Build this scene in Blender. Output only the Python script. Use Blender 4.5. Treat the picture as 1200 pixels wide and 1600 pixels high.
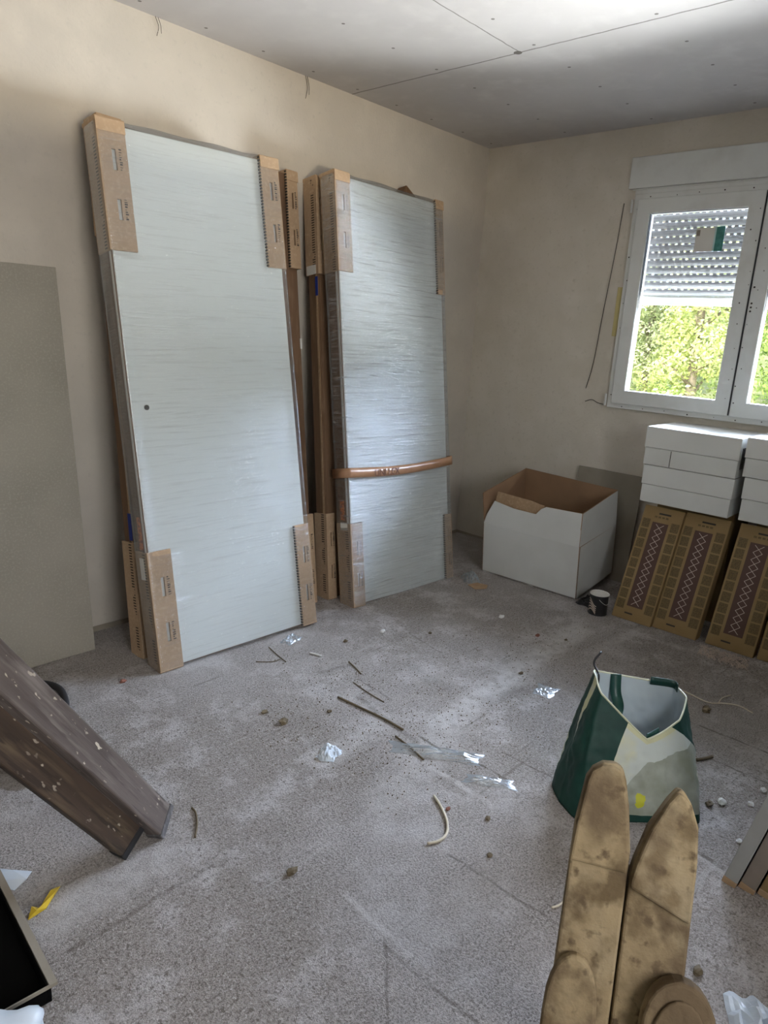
import bpy, bmesh, math, random
from mathutils import Vector, Matrix, noise
random.seed(7)
S = bpy.context.scene
for o in list(bpy.data.objects): bpy.data.objects.remove(o)
COL = S.collection
PI = math.pi

# ------------------------------------------------------------------ camera
CAMP = Vector((-4.109, -2.976, 1.417)); YAW, PITCH, ROLL, FPX = .836, .253, .060, 1098.36
fw = Vector((math.sin(YAW)*math.cos(PITCH), math.cos(YAW)*math.cos(PITCH), -math.sin(PITCH)))
r0 = Vector((math.cos(YAW), -math.sin(YAW), 0)); u0 = r0.cross(fw)
rt = r0*math.cos(ROLL)+u0*math.sin(ROLL); up = -r0*math.sin(ROLL)+u0*math.cos(ROLL)
cd = bpy.data.cameras.new('camera'); cam = bpy.data.objects.new('camera', cd); COL.objects.link(cam)
cd.sensor_fit = 'VERTICAL'; cd.sensor_height = 24; cd.lens = FPX/1600*24; cd.clip_start = .02
R = Matrix((rt, up, -fw)).transposed().to_4x4(); R.translation = CAMP
cam.matrix_world = R; S.camera = cam

# ------------------------------------------------------------------ world, sun, daylight lamps, exposure
W = bpy.data.worlds.new('world'); S.world = W; W.use_nodes = True
nt = W.node_tree; bg = nt.nodes['Background']
sky = nt.nodes.new('ShaderNodeTexSky'); sky.sky_type = 'NISHITA'; sky.sun_disc = False
sky.sun_elevation = math.radians(48); sky.sun_rotation = math.radians(-90)
nt.links.new(sky.outputs[0], bg.inputs[0]); bg.inputs[1].default_value = .34
def lamp(name, kind, loc, aim, energy, color, sx=1, sy=1):
    l = bpy.data.lights.new(name, kind); l.energy = energy; l.color = color
    o = bpy.data.objects.new(name, l); COL.objects.link(o); o.location = loc
    o.rotation_euler = (Vector(aim)-Vector(loc)).to_track_quat('-Z', 'Y').to_euler()
    if kind == 'AREA': l.shape = 'RECTANGLE'; l.size = sx; l.size_y = sy
    return o
sun = lamp('sun', 'SUN', (-8, 1, 12), (2, 0, 0), 4.2, (1, .95, .84)); sun.data.angle = math.radians(.6)
lamp('sky_light_right', 'AREA', (2.6, -2.3, 3.4), (-1.6, -2.0, .1), 3300, (.68, .77, 1.0), 5.0, 2.6)
lamp('fill_light_front', 'AREA', (-3.9, -6.6, 2.2), (-3.0, -1.2, 1.0), 290, (1.0, .95, .88), 4.2, 3.0)  # warm soft fill, added outside the unseen front window to lift the room
lamp('ground_bounce_front', 'AREA', (-5.4, -8.5, .04), (-3.0, 0, 2.7), 195, (1.0, .86, .60), 1.5, .16)
lamp('ground_bounce_right', 'AREA', (2.1, -1.9, .20), (-1.7, -1.9, 2.8), 2300, (.92, .93, 1.0), 4.4, 2.0)
S.view_settings.view_transform = 'Standard'; S.view_settings.look = 'None'
S.view_settings.exposure = 0.74; S.view_settings.gamma = 1; S.view_settings.use_curve_mapping = False

# ------------------------------------------------------------------ helpers
def at_z(px, py, z=0.0):
    d = fw + rt*((px-600)/FPX) - up*((py-800)/FPX)
    return CAMP + d*((z-CAMP.z)/d.z)
def lin(c):
    return tuple((x/12.92 if x <= .04045 else ((x+.055)/1.055)**2.4) for x in c[:3])+(1,)
def c8(r, g, b): return lin((r/255, g/255, b/255))
def mat(name, col, rough=.7, var=(), bump=0, bscale=200, metal=0, spec=.5, trans=0, coat=0, bdist=.002, stretch=None):
    """col: linear rgba; var: list of (scale, rgba, lo, hi, detail) noise overlays in object space"""
    m = bpy.data.materials.new(name); m.use_nodes = True; t = m.node_tree; N = t.nodes; L = t.links
    b = N['Principled BSDF']; b.inputs['Roughness'].default_value = rough; b.inputs['Metallic'].default_value = metal
    b.inputs['Specular IOR Level'].default_value = spec
    b.inputs['Transmission Weight'].default_value = trans; b.inputs['Coat Weight'].default_value = coat
    tc = N.new('ShaderNodeTexCoord'); src = tc.outputs['Object']
    if stretch:
        mp = N.new('ShaderNodeMapping'); mp.inputs['Scale'].default_value = stretch; L.new(src, mp.inputs[0]); src = mp.outputs[0]
    last = None
    for (sc, c2, lo, hi, det) in var:
        n = N.new('ShaderNodeTexNoise'); n.inputs['Scale'].default_value = sc; n.inputs['Detail'].default_value = det
        L.new(src, n.inputs['Vector'])
        mr = N.new('ShaderNodeMapRange'); mr.inputs[1].default_value = lo; mr.inputs[2].default_value = hi
        L.new(n.outputs[0], mr.inputs[0])
        mx = N.new('ShaderNodeMix'); mx.data_type = 'RGBA'; L.new(mr.outputs[0], mx.inputs[0])
        if last: L.new(last, mx.inputs[6])
        else: mx.inputs[6].default_value = col
        mx.inputs[7].default_value = c2; last = mx.outputs[2]
    if last: L.new(last, b.inputs['Base Color'])
    else: b.inputs['Base Color'].default_value = col
    if bump:
        n = N.new('ShaderNodeTexNoise'); n.inputs['Scale'].default_value = bscale; n.inputs['Detail'].default_value = 5
        L.new(src, n.inputs['Vector'])
        bp = N.new('ShaderNodeBump'); bp.inputs['Strength'].default_value = bump; bp.inputs['Distance'].default_value = bdist
        L.new(n.outputs[0], bp.inputs['Height']); L.new(bp.outputs[0], b.inputs['Normal'])
    m['last'] = 0
    return m
def obj(name, bm, m, parent=None, smooth=False, bev=0, solid=0, seg=2):
    me = bpy.data.meshes.new(name); bm.normal_update(); bm.to_mesh(me); bm.free()
    o = bpy.data.objects.new(name, me); COL.objects.link(o)
    for x in (m if isinstance(m, (list, tuple)) else [m]): me.materials.append(x)
    if smooth:
        for p in me.polygons: p.use_smooth = True
    if solid:
        s = o.modifiers.new('s', 'SOLIDIFY'); s.thickness = solid; s.offset = 0
    if bev:
        b = o.modifiers.new('b', 'BEVEL'); b.width = bev; b.segments = seg; b.limit_method = 'ANGLE'
    if parent: o.parent = parent
    return o
def tag(o, label, cat, group=None, kind=None):
    if label: o['label'] = label
    if cat: o['category'] = cat
    if group: o['group'] = group
    if kind: o['kind'] = kind
    return o
def empty(name, loc=(0, 0, 0), label=None, cat=None, group=None, M=None):
    o = bpy.data.objects.new(name, None); COL.objects.link(o); o.empty_display_size = .1
    if M is not None: o.matrix_world = M
    else: o.location = loc
    return tag(o, label, cat, group)
def struct(name, bm, m, **k):
    o = obj(name, bm, m, **k)
    if not k.get('parent'): o['kind'] = 'structure'
    return o
def box(bm, a, b, M=None, mi=0):
    vs = [bm.verts.new((x, y, z)) for x in (a[0], b[0]) for y in (a[1], b[1]) for z in (a[2], b[2])]
    fs = [bm.faces.new([vs[i] for i in f]) for f in ((0,1,3,2),(4,6,7,5),(0,4,5,1),(2,3,7,6),(0,2,6,4),(1,5,7,3))]
    for f in fs: f.material_index = mi
    if M is not None: bmesh.ops.transform(bm, matrix=M, verts=vs)
    bmesh.ops.recalc_face_normals(bm, faces=fs)
    return vs
def bxm(a, b, M=None):
    bm = bmesh.new(); box(bm, a, b, M); return bm
def tube(bm, pts, r, n=8, cap=True):
    pts = [Vector(p) for p in pts]; rings = []; ref = Vector((0.13, .2, 1)).normalized()
    for i, p in enumerate(pts):
        d = (pts[min(i+1, len(pts)-1)]-pts[max(i-1, 0)]).normalized()
        if abs(d.dot(ref)) > .95: a = d.cross(Vector((1, 0, 0))).normalized()
        else: a = d.cross(ref).normalized()
        b = d.cross(a); rr = r[i] if isinstance(r, (list, tuple)) else r
        rings.append([bm.verts.new(p+a*rr*math.cos(2*PI*k/n)+b*rr*math.sin(2*PI*k/n)) for k in range(n)])
    for A, B in zip(rings, rings[1:]):
        for k in range(n): bm.faces.new((A[k], A[(k+1) % n], B[(k+1) % n], B[k]))
    if cap: bm.faces.new(rings[0]); bm.faces.new(rings[-1][::-1])
    bmesh.ops.recalc_face_normals(bm, faces=bm.faces[:])
def spline(ctrl, n=8):
    c = [Vector(p) for p in ctrl]; c = [c[0]*2-c[1]]+c+[c[-1]*2-c[-2]]; out = []
    for i in range(1, len(c)-2):
        for k in range(n):
            t = k/n; a, b, d, e = c[i-1], c[i], c[i+1], c[i+2]
            out.append(.5*((2*b)+(d-a)*t+(2*a-5*b+4*d-e)*t*t+(-a+3*b-3*d+e)*t**3))
    out.append(c[-2]); return out
def lathe(bm, prof, n=24, M=None, mi=0):
    rings = []
    for (r, z) in prof: rings.append([bm.verts.new((r*math.cos(2*PI*k/n), r*math.sin(2*PI*k/n), z)) for k in range(n)])
    for A, B in zip(rings, rings[1:]):
        for k in range(n):
            f = bm.faces.new((A[k], A[(k+1) % n], B[(k+1) % n], B[k])); f.material_index = mi
    if prof[0][0] > 1e-6: bm.faces.new(rings[0][::-1])
    if prof[-1][0] > 1e-6: bm.faces.new(rings[-1])
    if M is not None: bmesh.ops.transform(bm, matrix=M, verts=[v for r in rings for v in r])
def prism(bm, outline, t0, t1, M=None):
    """outline (x,z) closed polygon, extruded along y from t0 to t1"""
    A = [bm.verts.new((x, t0, z)) for x, z in outline]; B = [bm.verts.new((x, t1, z)) for x, z in outline]
    n = len(A); bm.faces.new(A); bm.faces.new(B[::-1])
    for i in range(n): bm.faces.new((A[i], B[i], B[(i+1) % n], A[(i+1) % n]))
    if M is not None: bmesh.ops.transform(bm, matrix=M, verts=A+B)
    bmesh.ops.recalc_face_normals(bm, faces=bm.faces[:])
def plate(bm, xs, zs, holes, T, t):
    """thin board in x-z cells with holes (set of (i,j)), extruded t along T's y"""
    V = {}
    def v(i, j, k):
        if (i, j, k) not in V: V[i, j, k] = bm.verts.new(T @ Vector((xs[i], t*k, zs[j])))
        return V[i, j, k]
    nx, nz = len(xs)-1, len(zs)-1
    solid = lambda i, j: 0 <= i < nx and 0 <= j < nz and (i, j) not in holes
    for i in range(nx):
        for j in range(nz):
            if not solid(i, j): continue
            bm.faces.new((v(i,j,0), v(i+1,j,0), v(i+1,j+1,0), v(i,j+1,0)))
            bm.faces.new((v(i,j,1), v(i,j+1,1), v(i+1,j+1,1), v(i+1,j,1)))
            if not solid(i-1, j): bm.faces.new((v(i,j,0), v(i,j+1,0), v(i,j+1,1), v(i,j,1)))
            if not solid(i+1, j): bm.faces.new((v(i+1,j,0), v(i+1,j,1), v(i+1,j+1,1), v(i+1,j+1,0)))
            if not solid(i, j-1): bm.faces.new((v(i,j,0), v(i,j,1), v(i+1,j,1), v(i+1,j,0)))
            if not solid(i, j+1): bm.faces.new((v(i,j+1,0), v(i+1,j+1,0), v(i+1,j+1,1), v(i,j+1,1)))
    bmesh.ops.recalc_face_normals(bm, faces=bm.faces[:])
def text(name, s, size, m, M, parent, extr=.0004):
    c = bpy.data.curves.new(name, 'FONT'); c.body = s; c.size = size; c.extrude = extr; c.align_x = 'CENTER'; c.align_y = 'CENTER'
    o = bpy.data.objects.new(name+'_c', c); COL.objects.link(o)
    dg = bpy.context.evaluated_depsgraph_get(); me = bpy.data.meshes.new_from_object(o.evaluated_get(dg))
    bpy.data.objects.remove(o)
    p = bpy.data.objects.new(name, me); COL.objects.link(p); me.materials.clear(); me.materials.append(m)
    p.parent = parent; p.matrix_local = M
    return p

# ------------------------------------------------------------------ materials
def wall_mat(name, base, blot, warm):
    return mat(name, base, .9, [(1.3, blot, .38, .72, 6), (5, warm, .45, .85, 8), (38, blot, .58, .8, 4)], .35, 70, spec=.2, bdist=.004)
M_wallA = wall_mat('plaster_back', (.56,.51,.445,1), (.49,.455,.405,1), (.61,.56,.49,1))
M_wallB = wall_mat('plaster_right', (.64,.59,.51,1), (.54,.495,.42,1), (.69,.64,.57,1))
M_white = mat('white_pvc', (.66,.67,.65,1), .35, [(9, (.58,.58,.55,1), .5, .8, 4)])
M_rubber = mat('black_gasket', (.015,.015,.017,1), .6)
M_shutter = mat('shutter_slat_grey', (.19,.19,.20,1), .6)
M_shbar = mat('shutter_end_bar', (.24,.24,.235,1), .5)
M_kraft = mat('kraft_cardboard', (.40,.27,.16,1), .8, [(7, (.33,.22,.13,1), .4, .7, 4), (60, (.46,.32,.20,1), .5, .75, 2)], .15, 120, spec=.2)
M_kraftd = mat('brown_fibreboard_edge', (.17,.10,.058,1), .75, [(3, (.12,.07,.04,1), .4, .7, 4), (14, (.22,.14,.085,1), .5, .8, 3)], spec=.25, stretch=(3,3,.6))
M_panel = mat('white_door_lacquer', (.67,.70,.69,1), .45, [(.9, (.64,.67,.66,1), .4, .7, 2)])
M_panelb = mat('grey_white_door_lacquer', (.62,.64,.60,1), .45)
M_ink = mat('dark_print', (.035,.028,.022,1), .8)
M_tape = mat('brown_tape', (.36,.19,.10,1), .3, [(12, (.42,.24,.14,1), .4, .7, 3)])
M_tapetxt = mat('tape_print', (.13,.05,.025,1), .5)
M_label = mat('paper_label', (.62,.60,.55,1), .7)
M_orange = mat('orange_sticker', (.62,.17,.03,1), .6, [(90, (.25,.06,.02,1), .52, .56, 2)])
M_blue = mat('blue_sticker', (.01,.03,.22,1), .6)
M_chip = mat('grey_plasterboard', (.34,.315,.27,1), .9, [(3, (.29,.27,.23,1), .4, .7, 5), (120, (.39,.365,.31,1), .5, .8, 2)], .2, 160, spec=.15)
M_slab = mat('cement_board', (.30,.27,.22,1), .9, [(5, (.24,.21,.17,1), .4, .7, 5)], .25, 90, spec=.15)
M_cartonw = mat('white_carton', (.60,.60,.57,1), .6, [(4, (.53,.53,.50,1), .45, .8, 4)])
M_carton_in = mat('carton_inside', (.30,.18,.10,1), .8, [(6, (.25,.15,.085,1), .4, .7, 4)])
M_black = mat('black_plastic', (.008,.008,.009,1), .5)
M_brownprint = mat('dark_brown_print', (.075,.036,.026,1), .7)
M_patch = mat('ochre_print', (.14,.095,.036,1), .75, [(150, (.095,.064,.026,1), .45, .6, 2)])
M_kraft2 = mat('golden_kraft', (.27,.185,.085,1), .75, [(6, (.23,.15,.065,1), .4, .7, 4)], .1, 100, spec=.25)
M_pale = mat('pale_print', (.58,.48,.40,1), .7)

def add_marks(m, kind):
    """perforation marks printed along the protector's edge"""
    t = m.node_tree; N = t.nodes; L = t.links; b = N['Principled BSDF']
    src = b.inputs['Base Color'].links[0].from_socket
    tc = N.new('ShaderNodeTexCoord'); sp = N.new('ShaderNodeSeparateXYZ'); L.new(tc.outputs['Object'], sp.inputs[0])
    w = N.new('ShaderNodeMath'); w.operation = 'MODULO'; w.inputs[1].default_value = .012; L.new(sp.outputs[2], w.inputs[0])
    a = N.new('ShaderNodeMath'); a.operation = 'GREATER_THAN'; a.inputs[1].default_value = .0065; L.new(w.outputs[0], a.inputs[0])
    c = N.new('ShaderNodeMath'); c.operation = 'COMPARE'; c.inputs[1].default_value = .018; c.inputs[2].default_value = .011
    L.new(sp.outputs[1], c.inputs[0])
    d = N.new('ShaderNodeMath'); d.operation = 'MULTIPLY'; L.new(a.outputs[0], d.inputs[0]); L.new(c.outputs[0], d.inputs[1])
    n = N.new('ShaderNodeTexNoise'); n.inputs['Scale'].default_value = 9; L.new(tc.outputs['Object'], n.inputs[0])
    g = N.new('ShaderNodeMath'); g.operation = 'GREATER_THAN'; g.inputs[1].default_value = .42; L.new(n.outputs[0], g.inputs[0])
    e = N.new('ShaderNodeMath'); e.operation = 'MULTIPLY'; L.new(d.outputs[0], e.inputs[0]); L.new(g.outputs[0], e.inputs[1])
    mx = N.new('ShaderNodeMix'); mx.data_type = 'RGBA'; L.new(e.outputs[0], mx.inputs[0]); L.new(src, mx.inputs[6])
    mx.inputs[7].default_value = (.05,.035,.025,1); L.new(mx.outputs[2], b.inputs['Base Color'])
M_prot = mat('protector_cardboard', (.43,.30,.19,1), .75, [(6, (.36,.25,.16,1), .4, .7, 4), (70, (.48,.35,.23,1), .5, .75, 2)], .15, 120, spec=.25)
M_protp = mat('protector_face_cardboard', (.43,.30,.19,1), .75, [(6, (.37,.26,.165,1), .4, .7, 4), (70, (.48,.35,.23,1), .5, .75, 2)], .15, 120, spec=.25)
add_marks(M_prot, 0)

def film_mat(name, amount, rough, streak, tilt, refl=1.0):
    m = bpy.data.materials.new(name); m.use_nodes = True; t = m.node_tree; N = t.nodes; L = t.links; N.clear()
    out = N.new('ShaderNodeOutputMaterial'); tr = N.new('ShaderNodeBsdfTransparent'); gl = N.new('ShaderNodeBsdfGlossy')
    df = N.new('ShaderNodeBsdfDiffuse'); df.inputs[0].default_value = (.8,.82,.83,1); tr.inputs[0].default_value = (.99,.995,.99,1)
    gl.inputs['Roughness'].default_value = rough; gl.inputs[0].default_value = (.86,.93,1,1)  # gloss tinted bluish: blue of the sky reflection put into the film colour
    tc = N.new('ShaderNodeTexCoord'); mp = N.new('ShaderNodeMapping'); mp.inputs['Scale'].default_value = (2.2, 6, 60)
    mp.inputs['Rotation'].default_value = (0, tilt, 0)
    L.new(tc.outputs['Object'], mp.inputs[0])
    n = N.new('ShaderNodeTexNoise'); n.inputs['Scale'].default_value = 1.6; n.inputs['Detail'].default_value = 6; n.inputs['Roughness'].default_value = .62
    n.inputs['Distortion'].default_value = .5; L.new(mp.outputs[0], n.inputs['Vector'])
    n2 = N.new('ShaderNodeTexNoise'); n2.inputs['Scale'].default_value = 2.2; n2.inputs['Detail'].default_value = 3; L.new(tc.outputs['Object'], n2.inputs['Vector'])
    bp = N.new('ShaderNodeBump'); bp.inputs['Strength'].default_value = .8; bp.inputs['Distance'].default_value = .004*streak
    L.new(n.outputs[0], bp.inputs['Height']); L.new(bp.outputs[0], gl.inputs['Normal'])
    mr = N.new('ShaderNodeMapRange'); mr.inputs[1].default_value = .52; mr.inputs[2].default_value = .72
    mr.inputs[3].default_value = .02*amount; mr.inputs[4].default_value = .30*amount; L.new(n.outputs[0], mr.inputs[0])
    m1 = N.new('ShaderNodeMixShader'); L.new(mr.outputs[0], m1.inputs[0]); L.new(tr.outputs[0], m1.inputs[1]); L.new(df.outputs[0], m1.inputs[2])
    lw = N.new('ShaderNodeFresnel'); lw.inputs[0].default_value = 1.5; L.new(bp.outputs[0], lw.inputs['Normal'])
    mr2 = N.new('ShaderNodeMapRange'); mr2.inputs[1].default_value = 0; mr2.inputs[2].default_value = 1
    mr2.inputs[3].default_value = .02; mr2.inputs[4].default_value = refl; mr2.clamp = False; L.new(lw.outputs[0], mr2.inputs[0])
    m2 = N.new('ShaderNodeMixShader'); cm = N.new('ShaderNodeMath'); cm.operation = 'MINIMUM'; cm.inputs[1].default_value = .45; L.new(mr2.outputs[0], cm.inputs[0]); L.new(cm.outputs[0], m2.inputs[0]); L.new(m1.outputs[0], m2.inputs[1]); L.new(gl.outputs[0], m2.inputs[2])
    L.new(m2.outputs[0], out.inputs[0])
    return m
M_filmA = film_mat('stretch_film_smooth', .6, .17, .9, .14, 2.6)
M_filmB = film_mat('stretch_film_wrinkled', 1.8, .10, 3.2, .20, 4.0)

# floor: dusty cement screed
def floor_mat():
    m = bpy.data.materials.new('dusty_screed'); m.use_nodes = True; t = m.node_tree; N = t.nodes; L = t.links
    b = N['Principled BSDF']; b.inputs['Roughness'].default_value = .93; b.inputs['Specular IOR Level'].default_value = .25
    tc = N.new('ShaderNodeTexCoord'); P = tc.outputs['Object']
    def nz(sc, det=5, rough=.6, src=P):
        n = N.new('ShaderNodeTexNoise'); n.inputs['Scale'].default_value = sc; n.inputs['Detail'].default_value = det
        n.inputs['Roughness'].default_value = rough; L.new(src, n.inputs['Vector']); return n.outputs[0]
    def mr(x, a, c, lo=0, hi=1):
        r = N.new('ShaderNodeMapRange'); r.inputs[1].default_value = a; r.inputs[2].default_value = c
        r.inputs[3].default_value = lo; r.inputs[4].default_value = hi; L.new(x, r.inputs[0]); return r.outputs[0]
    def mul(x, y):
        r = N.new('ShaderNodeMath'); r.operation = 'MULTIPLY'; L.new(x, r.inputs[0])
        if isinstance(y, float): r.inputs[1].default_value = y
        else: L.new(y, r.inputs[1])
        return r.outputs[0]
    def mix(f, a, c):
        r = N.new('ShaderNodeMix'); r.data_type = 'RGBA'; L.new(f, r.inputs[0])
        for s, v in ((6, a), (7, c)):
            if isinstance(v, tuple): r.inputs[s].default_value = v
            else: L.new(v, r.inputs[s])
        return r.outputs[2]
    big = nz(.9, 6, .6); mid = nz(4.5, 8, .7); fine = nz(170, 3, .8); grit = nz(75, 4, .8); flk = nz(120, 2, .6)
    c = mix(mr(big, .42, .58), (.43,.385,.35,1), (.54,.50,.475,1))
    c = mix(mr(mid, .50, .60), c, (.62,.585,.565,1))
    c = mix(mul(mr(fine, .50, .56), mr(mid, .62, .40, .30, .85)), c, (.19,.17,.15,1))
    c = mix(mul(mr(flk, .58, .64), .55), c, (.70,.67,.64,1))
    c = mix(mul(mr(grit, .55, .60), mr(big, .62, .42, .15, .85)), c, (.17,.15,.125,1))
    # trowel scratches and joints: long stretched noise lines
    mp = N.new('ShaderNodeMapping'); mp.inputs['Rotation'].default_value = (0, 0, .62); mp.inputs['Scale'].default_value = (1.2, 26, 1); L.new(P, mp.inputs[0])
    sc = nz(1.1, 4, .6, mp.outputs[0])
    c = mix(mul(mr(sc, .655, .69), .6), c, (.56,.54,.51,1))
    c = mix(mul(mr(sc, .345, .31), .55), c, (.21,.185,.155,1))
    def seg(p, q, w, wob=.01):
        a_, b_ = at_z(*p), at_z(*q); d = b_-a_; ln_ = d.length; d.normalize()
        v = N.new('ShaderNodeVectorMath'); v.operation = 'SUBTRACT'; L.new(WP, v.inputs[0]); v.inputs[1].default_value = a_
        dt = N.new('ShaderNodeVectorMath'); dt.operation = 'DOT_PRODUCT'; L.new(v.outputs[0], dt.inputs[0]); dt.inputs[1].default_value = d
        cl = N.new('ShaderNodeClamp'); cl.inputs[1].default_value = 0; cl.inputs[2].default_value = ln_; L.new(dt.outputs['Value'], cl.inputs[0])
        sc_ = N.new('ShaderNodeVectorMath'); sc_.operation = 'SCALE'; sc_.inputs[0].default_value = d; L.new(cl.outputs[0], sc_.inputs['Scale'])
        df = N.new('ShaderNodeVectorMath'); df.operation = 'DISTANCE'; L.new(v.outputs[0], df.inputs[0]); L.new(sc_.outputs[0], df.inputs[1])
        return mr(df.outputs['Value'], w, w*.35)
    nv = N.new('ShaderNodeTexNoise'); nv.inputs['Scale'].default_value = 9; nv.inputs['Detail'].default_value = 4; L.new(P, nv.inputs[0])
    nm = N.new('ShaderNodeVectorMath'); nm.operation = 'MULTIPLY_ADD'; L.new(nv.outputs['Color'], nm.inputs[0]); nm.inputs[1].default_value = (.03, .03, 0); L.new(P, nm.inputs[2]); 
    n3 = N.new('ShaderNodeVectorMath'); n3.operation = 'SUBTRACT'; L.new(nm.outputs[0], n3.inputs[0]); n3.inputs[1].default_value = (.015, .015, 0); WP = n3.outputs[0]
    brk = mr(nz(22, 4), .40, .55, .35, 1)
    for p, q, w, k_ in (((660, 1190), (775, 1262), .016, .8), ((690, 1130), (905, 985), .085, .85), ((600, 1130), (500, 1190), .07, .6), ((640, 1490), (540, 1400), .012, .8), ((700, 1140), (600, 1250), .10, .5), ((1085, 1335), (1130, 1362), .02, .5), ((920, 1020), (1000, 985), .04, .4), ((250, 1340), (80, 1440), .08, .6)):
        c = mix(mul(mul(seg(p, q, w), brk), k_), c, (.68,.65,.625,1))
    for p, q, w, k_ in (((700, 1168), (800, 1222), .007, .8), ((655, 1150), (690, 1172), .009, .8), ((330, 1352), (110, 1486), .009, .6), ((600, 1480), (742, 1600), .006, .6), ((700, 1335), (880, 1450), .006, .55), ((600, 1470), (605, 1600), .005, .5), ((1095, 1135), (1200, 1176), .007, .7), ((1110, 1186), (1200, 1224), .006, .7), ((1085, 1328), (1130, 1356), .009, .7), ((560, 1062), (610, 1092), .006, .6), ((640, 990), (690, 1020), .006, .5), ((785, 1175), (860, 1215), .006, .6), ((650, 1160), (560, 1090), .02, .45), ((500, 1050), (545, 1040), .02, .4), ((760, 1095), (860, 1070), .05, .3), ((690, 1075), (640, 1040), .05, .3)):
        c = mix(mul(mul(seg(p, q, w), brk), k_), c, (.15,.13,.105,1))
    L.new(c, b.inputs['Base Color'])
    ad = N.new('ShaderNodeMath'); ad.operation = 'MULTIPLY_ADD'; L.new(grit, ad.inputs[0]); ad.inputs[1].default_value = .8; L.new(fine, ad.inputs[2])
    ad2 = N.new('ShaderNodeMath'); ad2.operation = 'MULTIPLY_ADD'; L.new(sc, ad2.inputs[0]); ad2.inputs[1].default_value = .6; L.new(ad.outputs[0], ad2.inputs[2])
    bp = N.new('ShaderNodeBump'); bp.inputs['Strength'].default_value = 1.0; bp.inputs['Distance'].default_value = .012
    L.new(ad2.outputs[0], bp.inputs['Height']); L.new(bp.outputs[0], b.inputs['Normal'])
    return m
def ceil_mat():
    m = mat('ceiling_plasterboard', (.53,.505,.49,1), .92, [(1.5, (.47,.445,.43,1), .4, .7, 5), (9, (.56,.535,.515,1), .5, .8, 5)], .1, 60, spec=.15)
    t = m.node_tree; N = t.nodes; L = t.links; b = N['Principled BSDF']; src = b.inputs['Base Color'].links[0].from_socket
    tc = N.new('ShaderNodeTexCoord'); sp = N.new('ShaderNodeSeparateXYZ'); L.new(tc.outputs['Object'], sp.inputs[0])
    def M(op, a, c=None, d=None):
        r = N.new('ShaderNodeMath'); r.operation = op
        for i, v in enumerate((a, c, d)):
            if v is None: continue
            if isinstance(v, (int, float)): r.inputs[i].default_value = v
            else: L.new(v, r.inputs[i])
        return r.outputs[0]
    n = N.new('ShaderNodeTexNoise'); n.inputs['Scale'].default_value = 14; n.inputs['Detail'].default_value = 6; L.new(tc.outputs['Object'], n.inputs[0])
    wob = M('MULTIPLY_ADD', n.outputs[0], .012, -.006); X = M('ADD', sp.outputs[0], wob); Y = M('ADD', sp.outputs[1], wob)
    j1 = M('COMPARE', X, -1.262, .0045)
    j2 = M('MULTIPLY', M('COMPARE', Y, -1.03, .003), M('LESS_THAN', sp.outputs[0], -1.262))
    joints = M('MULTIPLY', M('MAXIMUM', j1, j2), .75)
    # screw rows every 0.5 m across, 0.28 m apart, on the boards
    mx_ = M('ABSOLUTE', M('SUBTRACT', M('MODULO', M('ADD', sp.outputs[0], 20.05), .30), .15))
    my_ = M('ABSOLUTE', M('SUBTRACT', M('MODULO', M('ADD', sp.outputs[1], 20.10), .52), .26))
    rr = M('POWER', M('ADD', M('MULTIPLY', mx_, mx_), M('MULTIPLY', my_, my_)), .5)
    dots = M('LESS_THAN', rr, .0075)
    chip = M('LESS_THAN', M('POWER', M('ADD', M('POWER', M('ADD', X, 1.265), 2), M('POWER', M('ADD', Y, 1.02), 2)), .5), .018)
    f = M('MAXIMUM', M('MAXIMUM', joints, M('MULTIPLY', dots, .85)), chip)
    r = N.new('ShaderNodeMix'); r.data_type = 'RGBA'; L.new(f, r.inputs[0]); L.new(src, r.inputs[6]); r.inputs[7].default_value = (.14,.125,.11,1)
    L.new(r.outputs[2], b.inputs['Base Color'])
    return m

# ------------------------------------------------------------------ the room
XL, YF, H = -4.85, -4.2, 2.6
struct('floor', bxm((XL-.2, YF-.2, -.2), (.25, .2, 0)), floor_mat())
struct('ceiling', bxm((XL-.2, YF-.2, H), (.25, .2, H+.25)), ceil_mat())
struct('wall_back', bxm((XL-.2, 0, 0), (.25, .2, H)), M_wallA)
struct('wall_left', bxm((XL-.2, YF, 0), (XL, 0, H)), M_wallA)
def wall_with_opening(name, axis, lo, hi, t0, t1, o0, o1, z0, z1, m):
    bm = bmesh.new(); M = Matrix.Identity(4)
    xs = [lo, o0, o1, hi]; zs = [0, z0, z1, H]
    if axis == 'x': plate(bm, xs, zs, {(1, 1)}, Matrix.Translation((0, t0, 0)), t1-t0)
    else: plate(bm, xs, zs, {(1, 1)}, Matrix(((0, 1, 0, t0), (1, 0, 0, 0), (0, 0, 1, 0), (0, 0, 0, 1))), t1-t0)
    return struct(name, bm, m)
wall_with_opening('wall_right', 'y', YF-.2, 0, 0, .25, -2.46, -1.06, 1.05, 2.42, M_wallB)
wall_with_opening('wall_front', 'x', XL-.2, 0, YF-.2, YF, -4.5, -2.9, 1.0, 2.15, M_wallA)
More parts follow.
